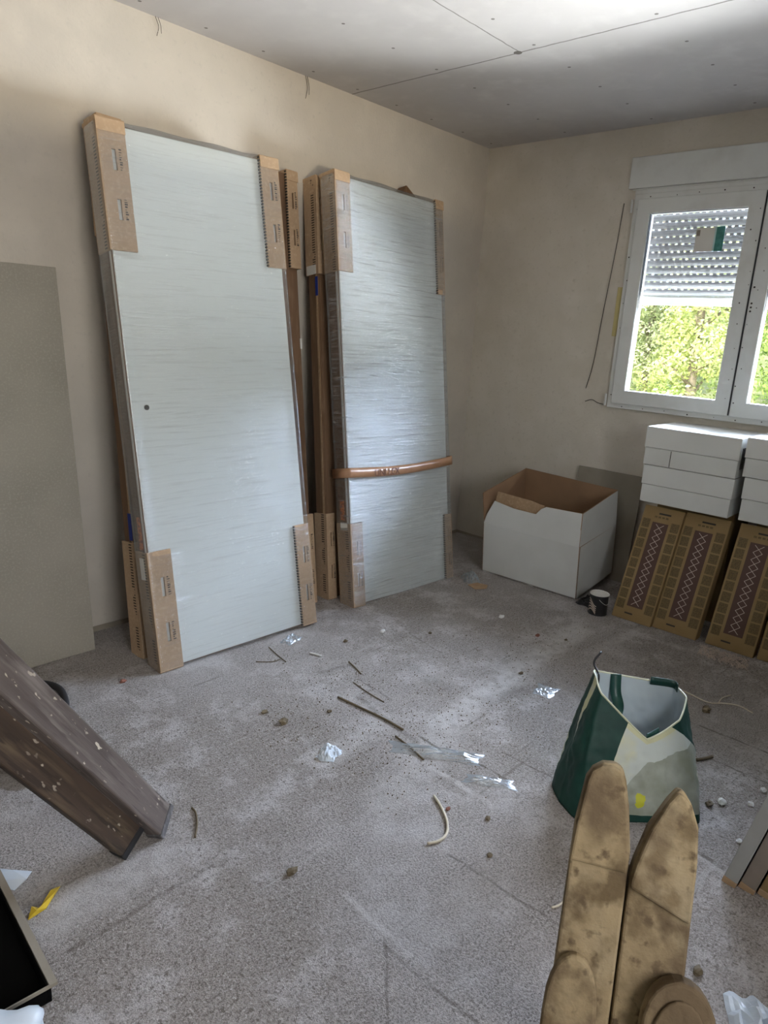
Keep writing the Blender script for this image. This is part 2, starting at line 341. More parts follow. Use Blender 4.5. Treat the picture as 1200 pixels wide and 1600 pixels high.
# rough mortar residue along the foot of both walls, where the screed stops short
bm = bmesh.new()
def strip(bm, a, b, w, h, n, seed):
    a = Vector(a); b = Vector(b); d = (b-a).normalized(); s = Vector((-d.y, d.x, 0)); rows = []
    for i in range(n+1):
        p = a.lerp(b, i/n); k = noise.noise(p*3+Vector((seed, 0, 0)))*.5+.7
        rows.append([bm.verts.new(p+Vector((0,0,h*k))), bm.verts.new(p+s*w*.4*k+Vector((0,0,h*.6*k))), bm.verts.new(p+s*w*k+Vector((0,0,.0005)))])
    for A, B in zip(rows, rows[1:]):
        for q in range(2): bm.faces.new((A[q], A[q+1], B[q+1], B[q]))
strip(bm, (0, -.002, 0), (XL, -.002, 0), .035, .022, 160, 3)
struct('trim_1', bm, M_slab)
bm = bmesh.new(); strip(bm, (-.002, -3.4, 0), (-.002, 0, 0), .03, .02, 110, 8); struct('trim_2', bm, M_slab)

# ------------------------------------------------------------------ window in the right wall
Y0, Y1, Z0, Z1 = -1.054, -2.462, 1.044, 2.240
YM = (Y0+Y1)/2
def win():
    root = empty('window_1', (0, YM, Z0)); root['kind'] = 'structure'
    loc = lambda o: (setattr(o, 'matrix_parent_inverse', Matrix.Translation((0, -YM, -Z0))), o)[1]
    def fr(bm, y0, y1, z0, z1, w, x0, x1):
        a, b = min(y0, y1), max(y0, y1)
        plate(bm, [a, a+w, b-w, b], [z0, z0+w, z1-w, z1], {(1, 1)}, Matrix(((0, 1, 0, x0), (1, 0, 0, 0), (0, 0, 1, 0), (0, 0, 0, 1))), x1-x0)
    bm = bmesh.new(); fr(bm, Y0, Y1, Z0, Z1, .045, -.028, .05); loc(obj('window_frame', bm, M_white, root, bev=.003))
    for k, (a, b) in enumerate(((Y0-.030, YM+.0025), (YM-.0025, Y1+.030))):
        bm = bmesh.new(); fr(bm, a, b, Z0+.03, Z1-.03, .078, -.046, .02); s = loc(obj('sash', bm, M_white, root, bev=.004))
        bm = bmesh.new(); fr(bm, a-.074, b+.074, Z0+.104, Z1-.104, .0045, -.040, -.01); obj('gasket', bm, M_rubber, s)
        bm = bmesh.new(); lo, hi = min(a, b)+.07, max(a, b)-.07; box(bm, (-.014, lo, Z0+.10), (-.010, hi, Z1-.10)); obj('glass', bm, M_glass, s)
    bm = bmesh.new(); box(bm, (-.050, YM-.003, Z0+.035), (-.030, YM+.003, Z1-.035)); loc(obj('gasket', bm, M_rubber, root))
    bm = bmesh.new(); box(bm, (-.030, Y1-.045, Z1+.030), (.05, Y0+.045, Z1+.195)); loc(obj('shutter_box', bm, M_white, root, bev=.004))
    bm = bmesh.new(); box(bm, (-.018, Y1-.005, Z1), (.05, Y0+.005, Z1+.030)); box(bm, (-.024, Y1-.02, Z1+.021), (-.018, Y0+.02, Z1+.028)); loc(obj('head_rail', bm, M_white, root, bev=.002))
    # screws and drill marks along the frame
    bm = bmesh.new(); q = []
    for i in range(9): q.append((Y0-.016, Z0+.08+i*.13))
    for i in range(10): q.append((Y0-.10-i*.13, Z1-.015)); q.append((Y0-.10-i*.13, Z0+.014))
    for (y, z) in q:
        y += random.uniform(-.012, .012); z += random.uniform(-.006, .006); r = random.uniform(.0022, .0042)
        lathe(bm, [(0, 0), (r, 0), (r, .0015), (0, .0015)], 8, Matrix.Translation((-.030, y, z)) @ Matrix.Rotation(PI/2, 4, 'Y'))
    for i in range(11):
        for y in (YM+.03, YM-.03):
            z = Z0+.1+i*.1+random.uniform(-.03, .03); r = random.uniform(.002, .004)
            lathe(bm, [(0, 0), (r, 0), (r, .0015), (0, .0015)], 8, Matrix.Translation((-.048, y+random.uniform(-.02, .02), z)) @ Matrix.Rotation(PI/2, 4, 'Y'))
    for z in (1.62, 1.64, 1.66, 1.74):
        lathe(bm, [(0, 0), (.005, 0), (.005, .0015), (0, .0015)], 10, Matrix.Translation((-.048, YM-.018, z)) @ Matrix.Rotation(PI/2, 4, 'Y'))
    loc(obj('screw_marks', bm, M_ink, root))
    # hinges on the left edge
    for z in (Z0+.04, Z1-.07):
        bm = bmesh.new(); lathe(bm, [(0, 0), (.007, 0), (.007, .07), (0, .07)], 12, Matrix.Translation((-.045, Y0+.004, z-.03))); loc(obj('hinge', bm, M_white, root, smooth=False))
    # roller shutter outside, let down over the upper half
    XS = .085; bm = bmesh.new(); ya, yb = Y1+.03, Y0-.03; ph = .0405; zb = 1.700
    n = 14; cw = (yb-ya)/74
    for k in range(n):
        z = zb+k*ph
        prof = [(0, 0), (-.006, .006), (-.0085, .016), (-.0075, .026), (-.003, .033), (0.0, .0345)]
        for (x0, za), (x1, zc) in zip(prof, prof[1:]):
            vs = [bm.verts.new((XS+x0, ya, z+za)), bm.verts.new((XS+x0, yb, z+za)), bm.verts.new((XS+x1, yb, z+zc)), bm.verts.new((XS+x1, ya, z+zc))]
            bm.faces.new(vs)
        for i in range(37):           # the perforated link between slats
            y = ya+(i+.5*(k % 2))*cw*2; ww = cw*2
            for (u0, u1) in ((0, .30), (.70, 1)):
                vs = [bm.verts.new(c) for c in ((XS, y+ww*u0, z+.0345), (XS, y+ww*u1, z+.0345), (XS, y+ww*u1, z+ph), (XS, y+ww*u0, z+ph))]; bm.faces.new(vs)
    loc(obj('roller_shutter', bm, M_shutter, root))
    bm = bmesh.new(); box(bm, (XS-.007, ya, zb-.050), (XS+.006, yb, zb-.001)); box(bm, (XS-.010, ya+.002, zb-.012), (XS-.006, yb-.002, zb-.006))
    loc(obj('shutter_end_bar', bm, M_shbar, root, bev=.002))
    bm = bmesh.new()
    for y in (Y0-.012, Y1+.012): box(bm, (XS-.02, y-.016, Z0), (XS+.02, y+.016, Z1+.1))
    loc(obj('shutter_guide', bm, M_white, root))
    # energy label stuck on the glass: a part that belongs to the pane
    bm = bmesh.new(); box(bm, (-.0165, -1.545, 1.925), (-.0148, -1.425, 2.045)); s = loc(obj('window_sticker', bm, M_label, root))
    bm = bmesh.new(); box(bm, (-.0175, -1.573, 1.925), (-.0152, -1.528, 2.048)); obj('sticker_band', bm, M_green, s)
    bm = bmesh.new(); box(bm, (-.0178, -1.446, 2.005), (-.0162, -1.428, 2.035)); obj('sticker_print', bm, M_slab, s)
    bm = bmesh.new(); box(bm, (-.0178, -1.530, 1.925), (-.0162, -1.522, 2.045)); obj('sticker_print', bm, M_paleg, s)
M_glass = bpy.data.materials.new('window_glass'); M_glass.use_nodes = True
t = M_glass.node_tree; t.nodes.clear(); out = t.nodes.new('ShaderNodeOutputMaterial'); a = t.nodes.new('ShaderNodeBsdfTransparent'); b = t.nodes.new('ShaderNodeBsdfGlossy')
a.inputs[0].default_value = (.93,.95,.94,1); b.inputs['Roughness'].default_value = .02; fr_ = t.nodes.new('ShaderNodeFresnel'); fr_.inputs[0].default_value = 1.45
mx = t.nodes.new('ShaderNodeMixShader'); t.links.new(fr_.outputs[0], mx.inputs[0]); t.links.new(a.outputs[0], mx.inputs[1]); t.links.new(b.outputs[0], mx.inputs[2]); t.links.new(mx.outputs[0], out.inputs[0])
M_green = mat('sticker_green', (.02,.16,.14,1), .4, [(40, (.05,.24,.22,1), .4, .7, 3)])
M_paleg = mat('sticker_pale', (.42,.60,.58,1), .5)
win()
# plain window behind the camera
root = empty('window_2', (-3.7, YF, 1.0)); root['kind'] = 'structure'
bm = bmesh.new(); plate(bm, [-.8, -.74, -.03, .03, .74, .8], [0, .06, 1.09, 1.15], {(1, 1), (3, 1)}, Matrix.Translation((0, -.12, 0)), .06)
obj('window_frame', bm, M_white, root, bev=.004)

# ------------------------------------------------------------------ outside: slope and trees
bm = bmesh.new(); G = 26
gv = [[bm.verts.new((.25+i*.9, -14+j*1.1, -.5+max(0, (.9*i-2.5))*.16+.1*noise.noise(Vector((i*.3, j*.3, 0))))) for j in range(G)] for i in range(G)]
for i in range(G-1):
    for j in range(G-1): bm.faces.new((gv[i][j], gv[i+1][j], gv[i+1][j+1], gv[i][j+1]))
M_grass = mat('dry_grass', (.30,.34,.10,1), .9, [(3, (.45,.42,.22,1), .4, .65, 6), (30, (.16,.22,.05,1), .5, .7, 4)], .5, 40)
struct('hillside', bm, M_grass, smooth=True)
def leaf_mat(name, a, b, c):
    m = mat(name, a, .6, [(1.6, b, .42, .62, 5), (9, c, .55, .72, 3)]); return m
leafs = [leaf_mat('leaf_light', (.36,.50,.11,1), (.55,.62,.22,1), (.16,.28,.05,1)),
         leaf_mat('leaf_yellow', (.50,.54,.16,1), (.62,.66,.32,1), (.24,.34,.07,1)),
         leaf_mat('leaf_olive', (.36,.42,.14,1), (.58,.58,.34,1), (.15,.22,.05,1))]
M_bark = mat('bark', (.32,.25,.18,1), .9, [(12, (.16,.12,.08,1), .4, .7, 5)])
def tree(x, y, h, w, k, label, group):
    z0 = -.5+max(0, x-2.75)*.16-.12
    t = empty('leafy_tree', (x, y, z0), label, 'tree', group)
    bm = bmesh.new(); tube(bm, spline([(0, 0, 0), (.06, .04, h*.35), (-.03, .02, h*.7), (0, 0, h*.95)], 4), [.09-.0045*i for i in range(13)], 8)
    for q in range(9):
        a = q*2.4; zz = h*(.22+.07*q); tube(bm, [(0, 0, zz), (math.cos(a)*w*.35, math.sin(a)*w*.35, zz+h*.08), (math.cos(a)*w*.7, math.sin(a)*w*.7, zz+h*.12)], [.03, .02, .008], 5)
    obj('trunk', bm, M_bark, t, smooth=True)
    bm = bmesh.new(); rnd = random.Random(int(x*31+y*17)); cl = []
    for q in range(46):
        a = rnd.uniform(0, 2*PI); zz = rnd.uniform(.08, 1)*h; rr = w*(1-.55*(zz/h))*rnd.uniform(.3, 1)
        cl.append((math.cos(a)*rr, math.sin(a)*rr, zz, rnd.uniform(.22, .42)))
    for (cx, cy, cz, cr) in cl:
        for q in range(300):
            v = Vector((rnd.gauss(0, 1), rnd.gauss(0, 1), rnd.gauss(0, 1))).normalized()*cr*rnd.uniform(.6, 1.05)
            p = Vector((cx, cy, cz))+v; s = rnd.uniform(.012, .03)
            n = (v.normalized()+Vector((rnd.uniform(-.6, .6), rnd.uniform(-.6, .6), rnd.uniform(-.3, .8)))).normalized()
            a = n.orthogonal().normalized(); b = n.cross(a); an = rnd.uniform(0, PI); a, b = a*math.cos(an)+b*math.sin(an), b*math.cos(an)-a*math.sin(an)
            bm.faces.new([bm.verts.new(p+a*s*1.5), bm.verts.new(p+b*s*.7), bm.verts.new(p-a*s*1.4), bm.verts.new(p-b*s*.7)])
    f = obj('foliage', bm, leafs[k], t); f['kind'] = 'stuff'
SP = [(6.0,2.75,3.0,.85,0,'pale green tree nearest the left side of the left window pane'),(6.6,.80,3.0,.85,1,'yellow-green tree in the middle of the left window pane'),
      (6.2,-1.30,3.2,.90,0,'pale green tree seen through the right window pane'),(8.8,4.9,4.2,1.0,1,'tall yellow-green tree farther up the slope, left of the window view'),
      (8.8,2.45,4.3,1.0,2,'tall olive green tree farther up the slope behind the two nearest pale trees'),(8.6,.0,3.9,1.05,0,'tall pale green tree farther up the slope behind the window mullion'),
      (8.6,-2.3,3.8,1.05,1,'tall yellow-green tree farther up the slope, right of the window view'),(4.3,1.75,1.15,.42,2,'low olive bush close outside under the left window pane'),
      (4.5,.30,1.10,.42,0,'low pale green bush close outside beside the window mullion')]
for (x, y, h, w, k, lb) in SP: tree(x, y, h, w, k, lb, 'trees on the slope outside the window')

# ------------------------------------------------------------------ wrapped doors leaning on the back wall
def frame_matrix(x, y, lean, tilt, yaw):
    return Matrix.Translation((x, y, .004)) @ Matrix.Rotation(yaw, 4, 'Z') @ Matrix.Rotation(-lean, 4, 'X') @ Matrix.Rotation(tilt, 4, 'Y')
def film_shell(w, h, t, amp, seed):
    bm = bmesh.new(); r = .018; g = .016; n = 5; loop = []
    x0, x1, y0, y1 = -g, w+g, -g, t+g-.006
    for i in range(41): loop.append((x0+r+(x1-x0-2*r)*i/40, y0))
    for i in range(1, n): a = -PI/2+PI/2*i/n; loop.append((x1-r+r*math.cos(a), y0+r+r*math.sin(a)))
    for i in range(7): loop.append((x1, y0+r+(y1-y0-2*r)*i/6))
    loop.append((x1-r*.3, y1-r*.3))
    for i in range(9): loop.append((x1-r-(x1-x0-2*r)*i/8, y1))
    loop.append((x0+r*.3, y1-r*.3))
    for i in range(7): loop.append((x0, y1-r-(y1-y0-2*r)*i/6))
    for i in range(1, n): a = PI+PI/2*i/n; loop.append((x0+r+r*math.cos(a), y0+r+r*math.sin(a)))
    rows = []; NZ = 230
    for j in range(NZ+1):
        z = .001+(h+.022)*j/NZ; row = []
        e = max(0, (z-h+.01)/.03)
        for (x, y) in loop:
            v = Vector((x*1.6+seed, y*1.6, z*24+x*3.0)); d = noise.noise(v)*amp+noise.noise(Vector((x*6+seed, y*6, z*70+x*9)))*amp*.45
            px, py = x, y
            face = y < y0+r*.6
            if face:
                py = y-abs(d)*.6
                # the film dips onto the panel between the protectors
                inx = min(x, w-x); s = min(1, max(0, (inx-.09)/.05)) if (z > h-.48 or z < .48) else min(1, max(0, (inx+.0)/.03))
                py += .010*s
            elif x > w: px = x+abs(d)*.5
            elif x < 0: px = x-abs(d)*.5
            if e > 0: py = py+(t/2-py)*.25*e; px = px+(w/2-px)*.012*e
            row.append(bm.verts.new((px, py, z-(.02*e*abs(noise.noise(Vector((x*4, y*4, seed))))))))
        rows.append(row)
    m = len(loop)
    for A, B in zip(rows, rows[1:]):
        for k in range(m): bm.faces.new((A[k], A[(k+1) % m], B[(k+1) % m], B[k]))
    bm.faces.new(rows[-1])
    bmesh.ops.recalc_face_normals(bm, faces=bm.faces[:])
    return bm
def protector(root, w, t, top, side, h, ln, fw_=.098, label=None, slots=True):
    """cardboard edge wrap: front flange with slots, side flange, end cap"""
    bm = bmesh.new(); g = .013
    z0, z1 = (h-ln, h+.012) if top else (-.002, ln)
    xa = -g if side == 0 else w+g-fw_
    xs = [xa, xa+fw_*.46, xa+fw_*.60, xa+fw_]
    L_ = z1-z0; zs = [z0, z0+L_*.24, z0+L_*.40, z0+L_*.62, z0+L_*.78, z1]
    plate(bm, xs, zs, {(1, 1), (1, 3)} if slots else set(), Matrix.Translation((0, -g, 0)), g-.003)
    o = obj('corner_protector', bm, M_protp, root, bev=.0015, seg=1)
    if label: o['label'] = label
    bm = bmesh.new()
    if side == 0: box(bm, (-g, -g+.0005, z0), (-.002, t+.006, z1-.0005))
    else: box(bm, (w+.002, -g+.0005, z0), (w+g, t+.006, z1-.0005))
    obj('protector_side', bm, M_prot, o, bev=.003)
    bm = bmesh.new(); ya, yb = -g-.002, t+.008; zc = (h, h+.016) if top else (-.004, .004)
    xc = (-g-.002, fw_-g) if side == 0 else (w+g-fw_, w+g+.002)
    box(bm, (xc[0], ya, zc[0]), (xc[1], yb, zc[1]))
    if top:
        box(bm, (xc[0], ya-.003, h-.035), (xc[1], ya, h+.012))
    obj('end_cap', bm, M_protp, o, bev=.005, seg=3)
    # inner corrugated edge, dark ticks
    bm = bmesh.new(); n = int(L_/.013); ex = xa+fw_ if side == 0 else xa
    for i in range(n):
        z = z0+(i+.5)*L_/n; box(bm, (ex-.003, -g-.0006, z-.0035), (ex+.003, -.002, z+.0035))
    if side == 1: obj('corrugated_edge', bm, M_ink, o)
    else: bm.free()
    # printed codes beside the slots
    bm = bmesh.new()
    for zc in ((z0+L_*.32), (z0+L_*.70)):
        x = xa+fw_*.70
        for i in range(9):
            zz = zc-.036+i*.009
            box(bm, (x, -g-.0008, zz), (x+random.choice((.006, .010, .012)), -g+.0002, zz+random.uniform(.002, .006)))
    obj('printed_code', bm, M_ink, o)
    return o
def wrapped_door(x, y, w, h, t, lean, tilt, yaw, label, film, amp, pan, seed, cfg):
    t_ = empty('wrapped_door', label=label, cat='door', group=None, M=frame_matrix(x, y, lean, tilt, yaw))
    bm = bmesh.new(); box(bm, (0, .006, 0), (w, t, h)); obj('door_frame', bm, M_kraftd, t_, bev=.002)
    bm = bmesh.new(); box(bm, (.004, 0, .006), (w-.004, .012, h-.001)); obj('door_panel', bm, pan, t_, bev=.003)
    bm = bmesh.new()
    for xx in (-.0016, w): box(bm, (xx, .012, .02), (xx+.0016, .026, h-.02))
    obj('edge_strip', bm, M_label if cfg.get('pale') else M_kraft, t_)
    for (top, side, ln, fwid) in cfg['prot']: protector(t_, w, t, top, side, h, ln, fwid)
    if film: obj('stretch_film', film_shell(w, h, t, amp, seed), film, t_, smooth=True)
    return t_
P4 = [(1, 0, .46, .112), (1, 1, .46, .10), (0, 0, .50, .105), (0, 1, .49, .085)]
# rear packages first
dAr = wrapped_door(-2.735, -.405, .985, 2.155, .080, .140, .020, .022, 'brown-edged door package directly behind the large smooth white one, against the plaster wall', None, 0, M_kraftd, 5, dict(prot=[(1, 0, .42, .10), (1, 1, .44, .07), (0, 0, .50, .10), (0, 1, .49, .08)]))
dBr = wrapped_door(-1.662, -.405, .800, 2.150, .080, .150, .042, -.012, 'brown-edged door package standing behind the shiny wrinkled one nearest the room corner', None, 0, M_kraftd, 9, dict(prot=[(1, 0, .46, .05), (1, 1, .46, .10), (0, 0, .46, .06), (0, 1, .46, .08)]))
dA = wrapped_door(-2.745, -.566, .800, 2.128, .090, .168, -.012, -.040, 'large smooth white wrapped door on the left, front of the two door pairs, with a small keyhole', M_filmA, .0022, M_panel, 1, dict(prot=P4, pale=1))
dB = wrapped_door(-1.636, -.572, .795, 2.165, .090, .160, .024, -.025, 'shiny wrapped white door with wrinkled film and a brown tape band around it', M_filmB, .0042, M_panel, 2.7, dict(prot=[(1, 0, .46, .10), (1, 1, .50, .065), (0, 0, .44, .085), (0, 1, .40, .065)], pale=1))
def at(o, parent): o.parent = parent; return o
bm = bmesh.new(); lathe(bm, [(0, 0), (.0105, 0), (.0105, .002), (.0055, .003), (0, .003)], 20, Matrix.Translation((.065, -.0008, 1.075)) @ Matrix.Rotation(PI/2, 4, 'X')); obj('keyhole', bm, M_ink, dA)
# orange and blue stickers, paper labels
def sticker(par, a, b, m, name='sticker'): obj(name, bxm(a, b), m, par)
sticker(dA, (-.0035, .035, .505), (-.0016, .062, .640), M_orange)
sticker(dAr, (-.0035, .010, .505), (-.0016, .034, .62), M_blue)
sticker(dA, (-.0165, .018, .385), (-.0145, .050, .475), M_label, 'paper_label')
sticker(dB, (-.0035, .040, .455), (-.0016, .070, .560), M_orange)
sticker(dB, (-.0165, .008, .405), (-.0145, .060, .445), M_label, 'paper_label')
sticker(dBr, (-.0035, .008, 1.585), (-.0016, .026, 1.680), M_blue)
sticker(dBr, (-.0160, .005, 1.69), (-.0142, .075, 1.735), M_label, 'paper_label')
sticker(dAr, (.975, -.0035, 1.33), (.986, .02, 1.38), M_label, 'paper_label')
bm = bmesh.new(); prism(bm, [(.60, 2.150), (.69, 2.275), (.79, 2.215), (.80, 2.150)], .004, .070); obj('folded_cap', bm, M_kraftd, dBr, bev=.003)
# tape around the shiny package
bm = bmesh.new(); rows = []
for i in range(41):
    x = -.020+(.795+.040)*i/40; z = .705+.018*math.sin(i/40*PI)*-1+.012*(i/40); d = -.0235-.002*abs(noise.noise(Vector((x*14, 0, 0))))
    rows.append([bm.verts.new((x, d, z-.025)), bm.verts.new((x, d-.001, z)), bm.verts.new((x, d, z+.025))])
rows.insert(0, [bm.verts.new((-.021, .10, z_)) for z_ in (.672, .697, .722)])
rows.append([bm.verts.new((.816, .10, z_)) for z_ in (.692, .717, .742)])
for A, B in zip(rows, rows[1:]):
    for q in range(2): bm.faces.new((A[q], B[q], B[q+1], A[q+1]))
tp = obj('tape', bm, M_tape, dB, smooth=True, solid=.0006)
text('tape_lettering', 'UNI LEX', .052, M_tapetxt, Matrix.Translation((.26, -.0278, .688)) @ Matrix.Rotation(PI/2, 4, 'X'), tp)
# second twist of tape and torn film ends at the foot of the packages
def film_scrap(loc, sx, sy, sz, seed, label, name='plastic_film_scrap', cat='plastic film', m=None, rot=0):
    bm = bmesh.new(); n = 12; g = []
    for i in range(n+1):
        row = []
        for j in range(n+1):
            u, v = i/n-.5, j/n-.5; r = max(0, 1-(abs(u)*2)**3)*max(0, 1-(abs(v)*2)**3)
            p = Vector((u*3+seed, v*3, seed)); z = .001+sz*r*abs(noise.noise(p*1.6))*1.8+sz*.3*r
            x = u*sx*(1+.35*noise.noise(Vector((v*3, seed, 0)))); y = v*sy*(1+.35*noise.noise(Vector((u*3, seed, 4))))
            row.append(bm.verts.new((x, y, z)))
        g.append(row)
    for i in range(n):
        for j in range(n): bm.faces.new((g[i][j], g[i+1][j], g[i+1][j+1], g[i][j+1]))
    o = obj(name, bm, m or M_clear, smooth=False, solid=.0008); o.location = loc; o.rotation_euler.z = rot
    return tag(o, label, cat)
M_clear = film_mat('clear_plastic', 1.6, .28, .8, .4, .8)
M_whitepl = mat('white_plastic', (.60,.66,.72,1), .35, [(6, (.50,.57,.66,1), .4, .7, 3)])

# ------------------------------------------------------------------ board on the left, leaning on the back wall
o = obj('plasterboard_panel', bxm((-.75, 0, 0), (0, .0125, 1.59)), M_chip, bev=.001, seg=1)
o.matrix_world = Matrix.Translation((-2.853, -.20, .002)) @ Matrix.Rotation(-.118, 4, 'X')
tag(o, 'plain grey plasterboard sheet leaning on the plaster wall, left of the wrapped doors', 'board')

# ------------------------------------------------------------------ open white carton
M = Matrix.Translation((-.600, -.655, .006)) @ Matrix.Rotation(.03, 4, 'Z') @ Matrix.Rotation(-math.radians(6.5), 4, 'Y')
cr = empty('open_carton', label='open white cardboard carton with brown inside and raised flaps, below the window beside the corner', cat='box', M=M)
Dp, Wd, Hb = .47, .635, .315
def wallq(name, pts, m0=None, par=None, th=.005):
    bm = bmesh.new(); f = bm.faces.new([bm.verts.new(p) for p in pts]); bm.normal_update()
    n = f.normal.copy(); A = list(f.verts); B = [bm.verts.new(v.co-n*th) for v in A]
    k = len(A); g = bm.faces.new(B[::-1]); g.material_index = 1
    for i in range(k): h = bm.faces.new((A[i], B[i], B[(i+1) % k], A[(i+1) % k])); h.material_index = 1
    bmesh.ops.recalc_face_normals(bm, faces=bm.faces[:])
    return obj(name, bm, [M_cartonw, M_carton_in], par or cr)
# local: x depth (0 front .. Dp back), y from 0 to -Wd, z up; outward-facing order
wallq('carton_side', [(0, 0, 0), (0, -Wd, 0), (0, -Wd, Hb), (0, 0, Hb)])
wallq('carton_side', [(0, -Wd, 0), (Dp, -Wd, 0), (Dp, -Wd, Hb), (0, -Wd, Hb)])
wallq('carton_side', [(Dp, -Wd, 0), (Dp, 0, 0), (Dp, 0, Hb), (Dp, -Wd, Hb)])
wallq('carton_side', [(Dp, 0, 0), (0, 0, 0), (0, 0, Hb), (Dp, 0, Hb)])
obj('carton_bottom', bxm((0, -Wd, 0), (Dp, 0, .005)), M_carton_in, cr)
wallq('flap', [(.002, -Wd+.004, Hb), (Dp-.004, -Wd, Hb), (Dp-.012, -Wd+.006, Hb+.215), (.018, -Wd+.006, Hb+.190)])
wallq('flap', [(Dp, -Wd+.004, Hb), (Dp, -.004, Hb), (Dp-.012, -.01, Hb+.245), (Dp-.012, -Wd+.006, Hb+.218)])
wallq('flap', [(Dp-.004, 0, Hb), (.004, 0, Hb), (.010, .018, Hb+.185), (Dp-.012, -.01, Hb+.243)])
# front flap: torn, its white skin peeled, leaning inwards
f = wallq('flap', [(.02*z/.19, y, Hb+z) for y, z in ((-.002, 0), (-Wd+.006, 0), (-Wd+.010, .190), (-.405, .182), (-.375, .165), (-.345, .128), (-.20, .130), (-.065, .150), (-.02, .06))])
f['label'] = 'torn white front flap'
lf = wallq('torn_brown_lining', [(.030+.03*z, y, Hb+z) for y, z in ((-.055, .120), (-.36, .110), (-.385, .178), (-.30, .192), (-.072, .205))])
lf.data.materials[0] = M_kraft
# cement board between carton and wall
o = obj('cement_board', bxm((0, -.42, 0), (.012, 0, .66)), M_slab, bev=.001, seg=1)
o.matrix_world = Matrix.Translation((-.085, -.93, .002)) @ Matrix.Rotation(math.radians(4.5), 4, 'Y')
tag(o, 'rough grey cement board leaning on the wall behind the open carton', 'board')
o = obj('wooden_batten', bxm((-.02, -.5, 0), (.02, 0, .034)), M_slab, bev=.002); o.location = (-.22, -.72, .001)
tag(o, 'dark batten hidden under the rear of the open carton', 'wood')
o = film_scrap((-.545, -1.36, .001), .17, .10, .03, 3.2, 'black plastic scrap on the floor between carton and paint can', 'plastic_scrap', 'plastic', M_black)

# paint can
t = empty('paint_can', (-.665, -1.462, 0), 'small black paint can with a pale lid beside the printed brown packs', 'can')
bm = bmesh.new(); lathe(bm, [(0, .001), (.049, .001), (.051, .004), (.049, .008), (.049, .108), (.051, .112)], 32); obj('can_body', bm, M_black, t, smooth=False)
bm = bmesh.new(); lathe(bm, [(.051, .112), (.051, .117), (.046, .118), (.044, .113), (.030, .113), (.028, .116), (0, .116)], 32); obj('lid', bm, M_label, t)
bm = bmesh.new()
for i in range(5):                       # streaked picture on the label
    for k in range(10):
        a0 = PI*.72+k*.11; z = .015+i*.0135+.018*math.sin(k*.35+i*.3); r = .0496
        p = [(r*math.cos(a), r*math.sin(a)) for a in (a0, a0+.115)]; z2 = .015+i*.0135+.018*math.sin((k+1)*.35+i*.3)
        bm.faces.new([bm.verts.new(c) for c in ((*p[0], z), (*p[1], z2), (*p[1], z2+.005), (*p[0], z+.005))])
obj('can_label', bm, M_pale, t)
bm = bmesh.new(); tube(bm, [(.051*math.cos(a)*1.02, .051*math.sin(a)*1.02, .095-.03*math.sin((a-3.6)*1.6)) for a in [3.6+i*.19 for i in range(11)]], .0012, 5); obj('handle', bm, M_label, t)

# ------------------------------------------------------------------ brown printed packs and white cartons under the window
LP = .63
def pack(x, y, w, label, yaw=0, n=9):
    M = Matrix.Translation((x, y, .003)) @ Matrix.Rotation(yaw, 4, 'Z') @ Matrix.Rotation(math.radians(22.5), 4, 'Y')
    # local: front face x=0, width along -y, height z; the print belongs to the carton's surface
    bm = bmesh.new(); box(bm, (0, -w, 0), (.065, 0, LP))
    bmesh.ops.bevel(bm, geom=bm.edges[:], offset=.002, segments=2, affect='EDGES')
    e = -.0008
    box(bm, (e, -w*.70, .075), (0.001, -w*.30, LP-.085), mi=1)
    z0, z1 = .085, LP-.095; k = 12; d = (z1-z0)/k; c = -w*.5; a = .021; h = .0017
    for i in range(k):
        for s in (-1, 1):
            p, q = (c-s*a, z0+i*d), (c+s*a, z0+(i+1)*d)
            f = bm.faces.new([bm.verts.new((e-.0006, y_, z_)) for y_, z_ in ((p[0]-h, p[1]), (p[0]+h, p[1]), (q[0]+h, q[1]), (q[0]-h, q[1]))]); f.material_index = 2
    for i in range(n):
        z = .055+(LP-.12)*i/n
        for (ya, yb) in ((-w*.965, -w*.765), (-w*.235, -w*.045)): box(bm, (e+.0004, ya, z), (.001, yb, z+(LP-.12)/n*.86), mi=3)
    box(bm, (e, -w*.70, LP-.040), (.001, -w*.40, LP-.031), mi=4); box(bm, (e, -w*.50, .032), (.001, -w*.30, .040), mi=4)
    for i in range(4): box(bm, (e, -w*.66+i*.02, LP-.060), (.001, -w*.66+i*.02+.014, LP-.050), mi=3)
    t = obj('flooring_pack', bm, [M_kraft2, M_brownprint, M_pale, M_patch, M_ink]); t.matrix_world = M
    return tag(t, label, 'box', 'brown printed packs leaning below the window')
pack(-.632, -1.528, .212, 'brown printed pack with diamond lattice, first one beside the paint can')
pack(-.612, -1.742, .222, 'brown printed pack with diamond lattice, second from the paint can, touching the first')
pack(-.600, -2.008, .222, 'brown printed pack with diamond lattice, third from the paint can, past the dark gap')
pack(-.590, -2.245, .222, 'brown printed pack with diamond lattice, cut by the right picture edge')
for yy, lb in ((-1.55, 'plain brown pack standing upright behind the first two printed packs'), (-2.06, 'plain brown pack standing upright behind the packs past the dark gap')):
    o = obj('cardboard_pack', bxm((-.285, yy-.40, 0), (-.01, yy, .600)), M_kraft2, bev=.002); tag(o, lb, 'box')
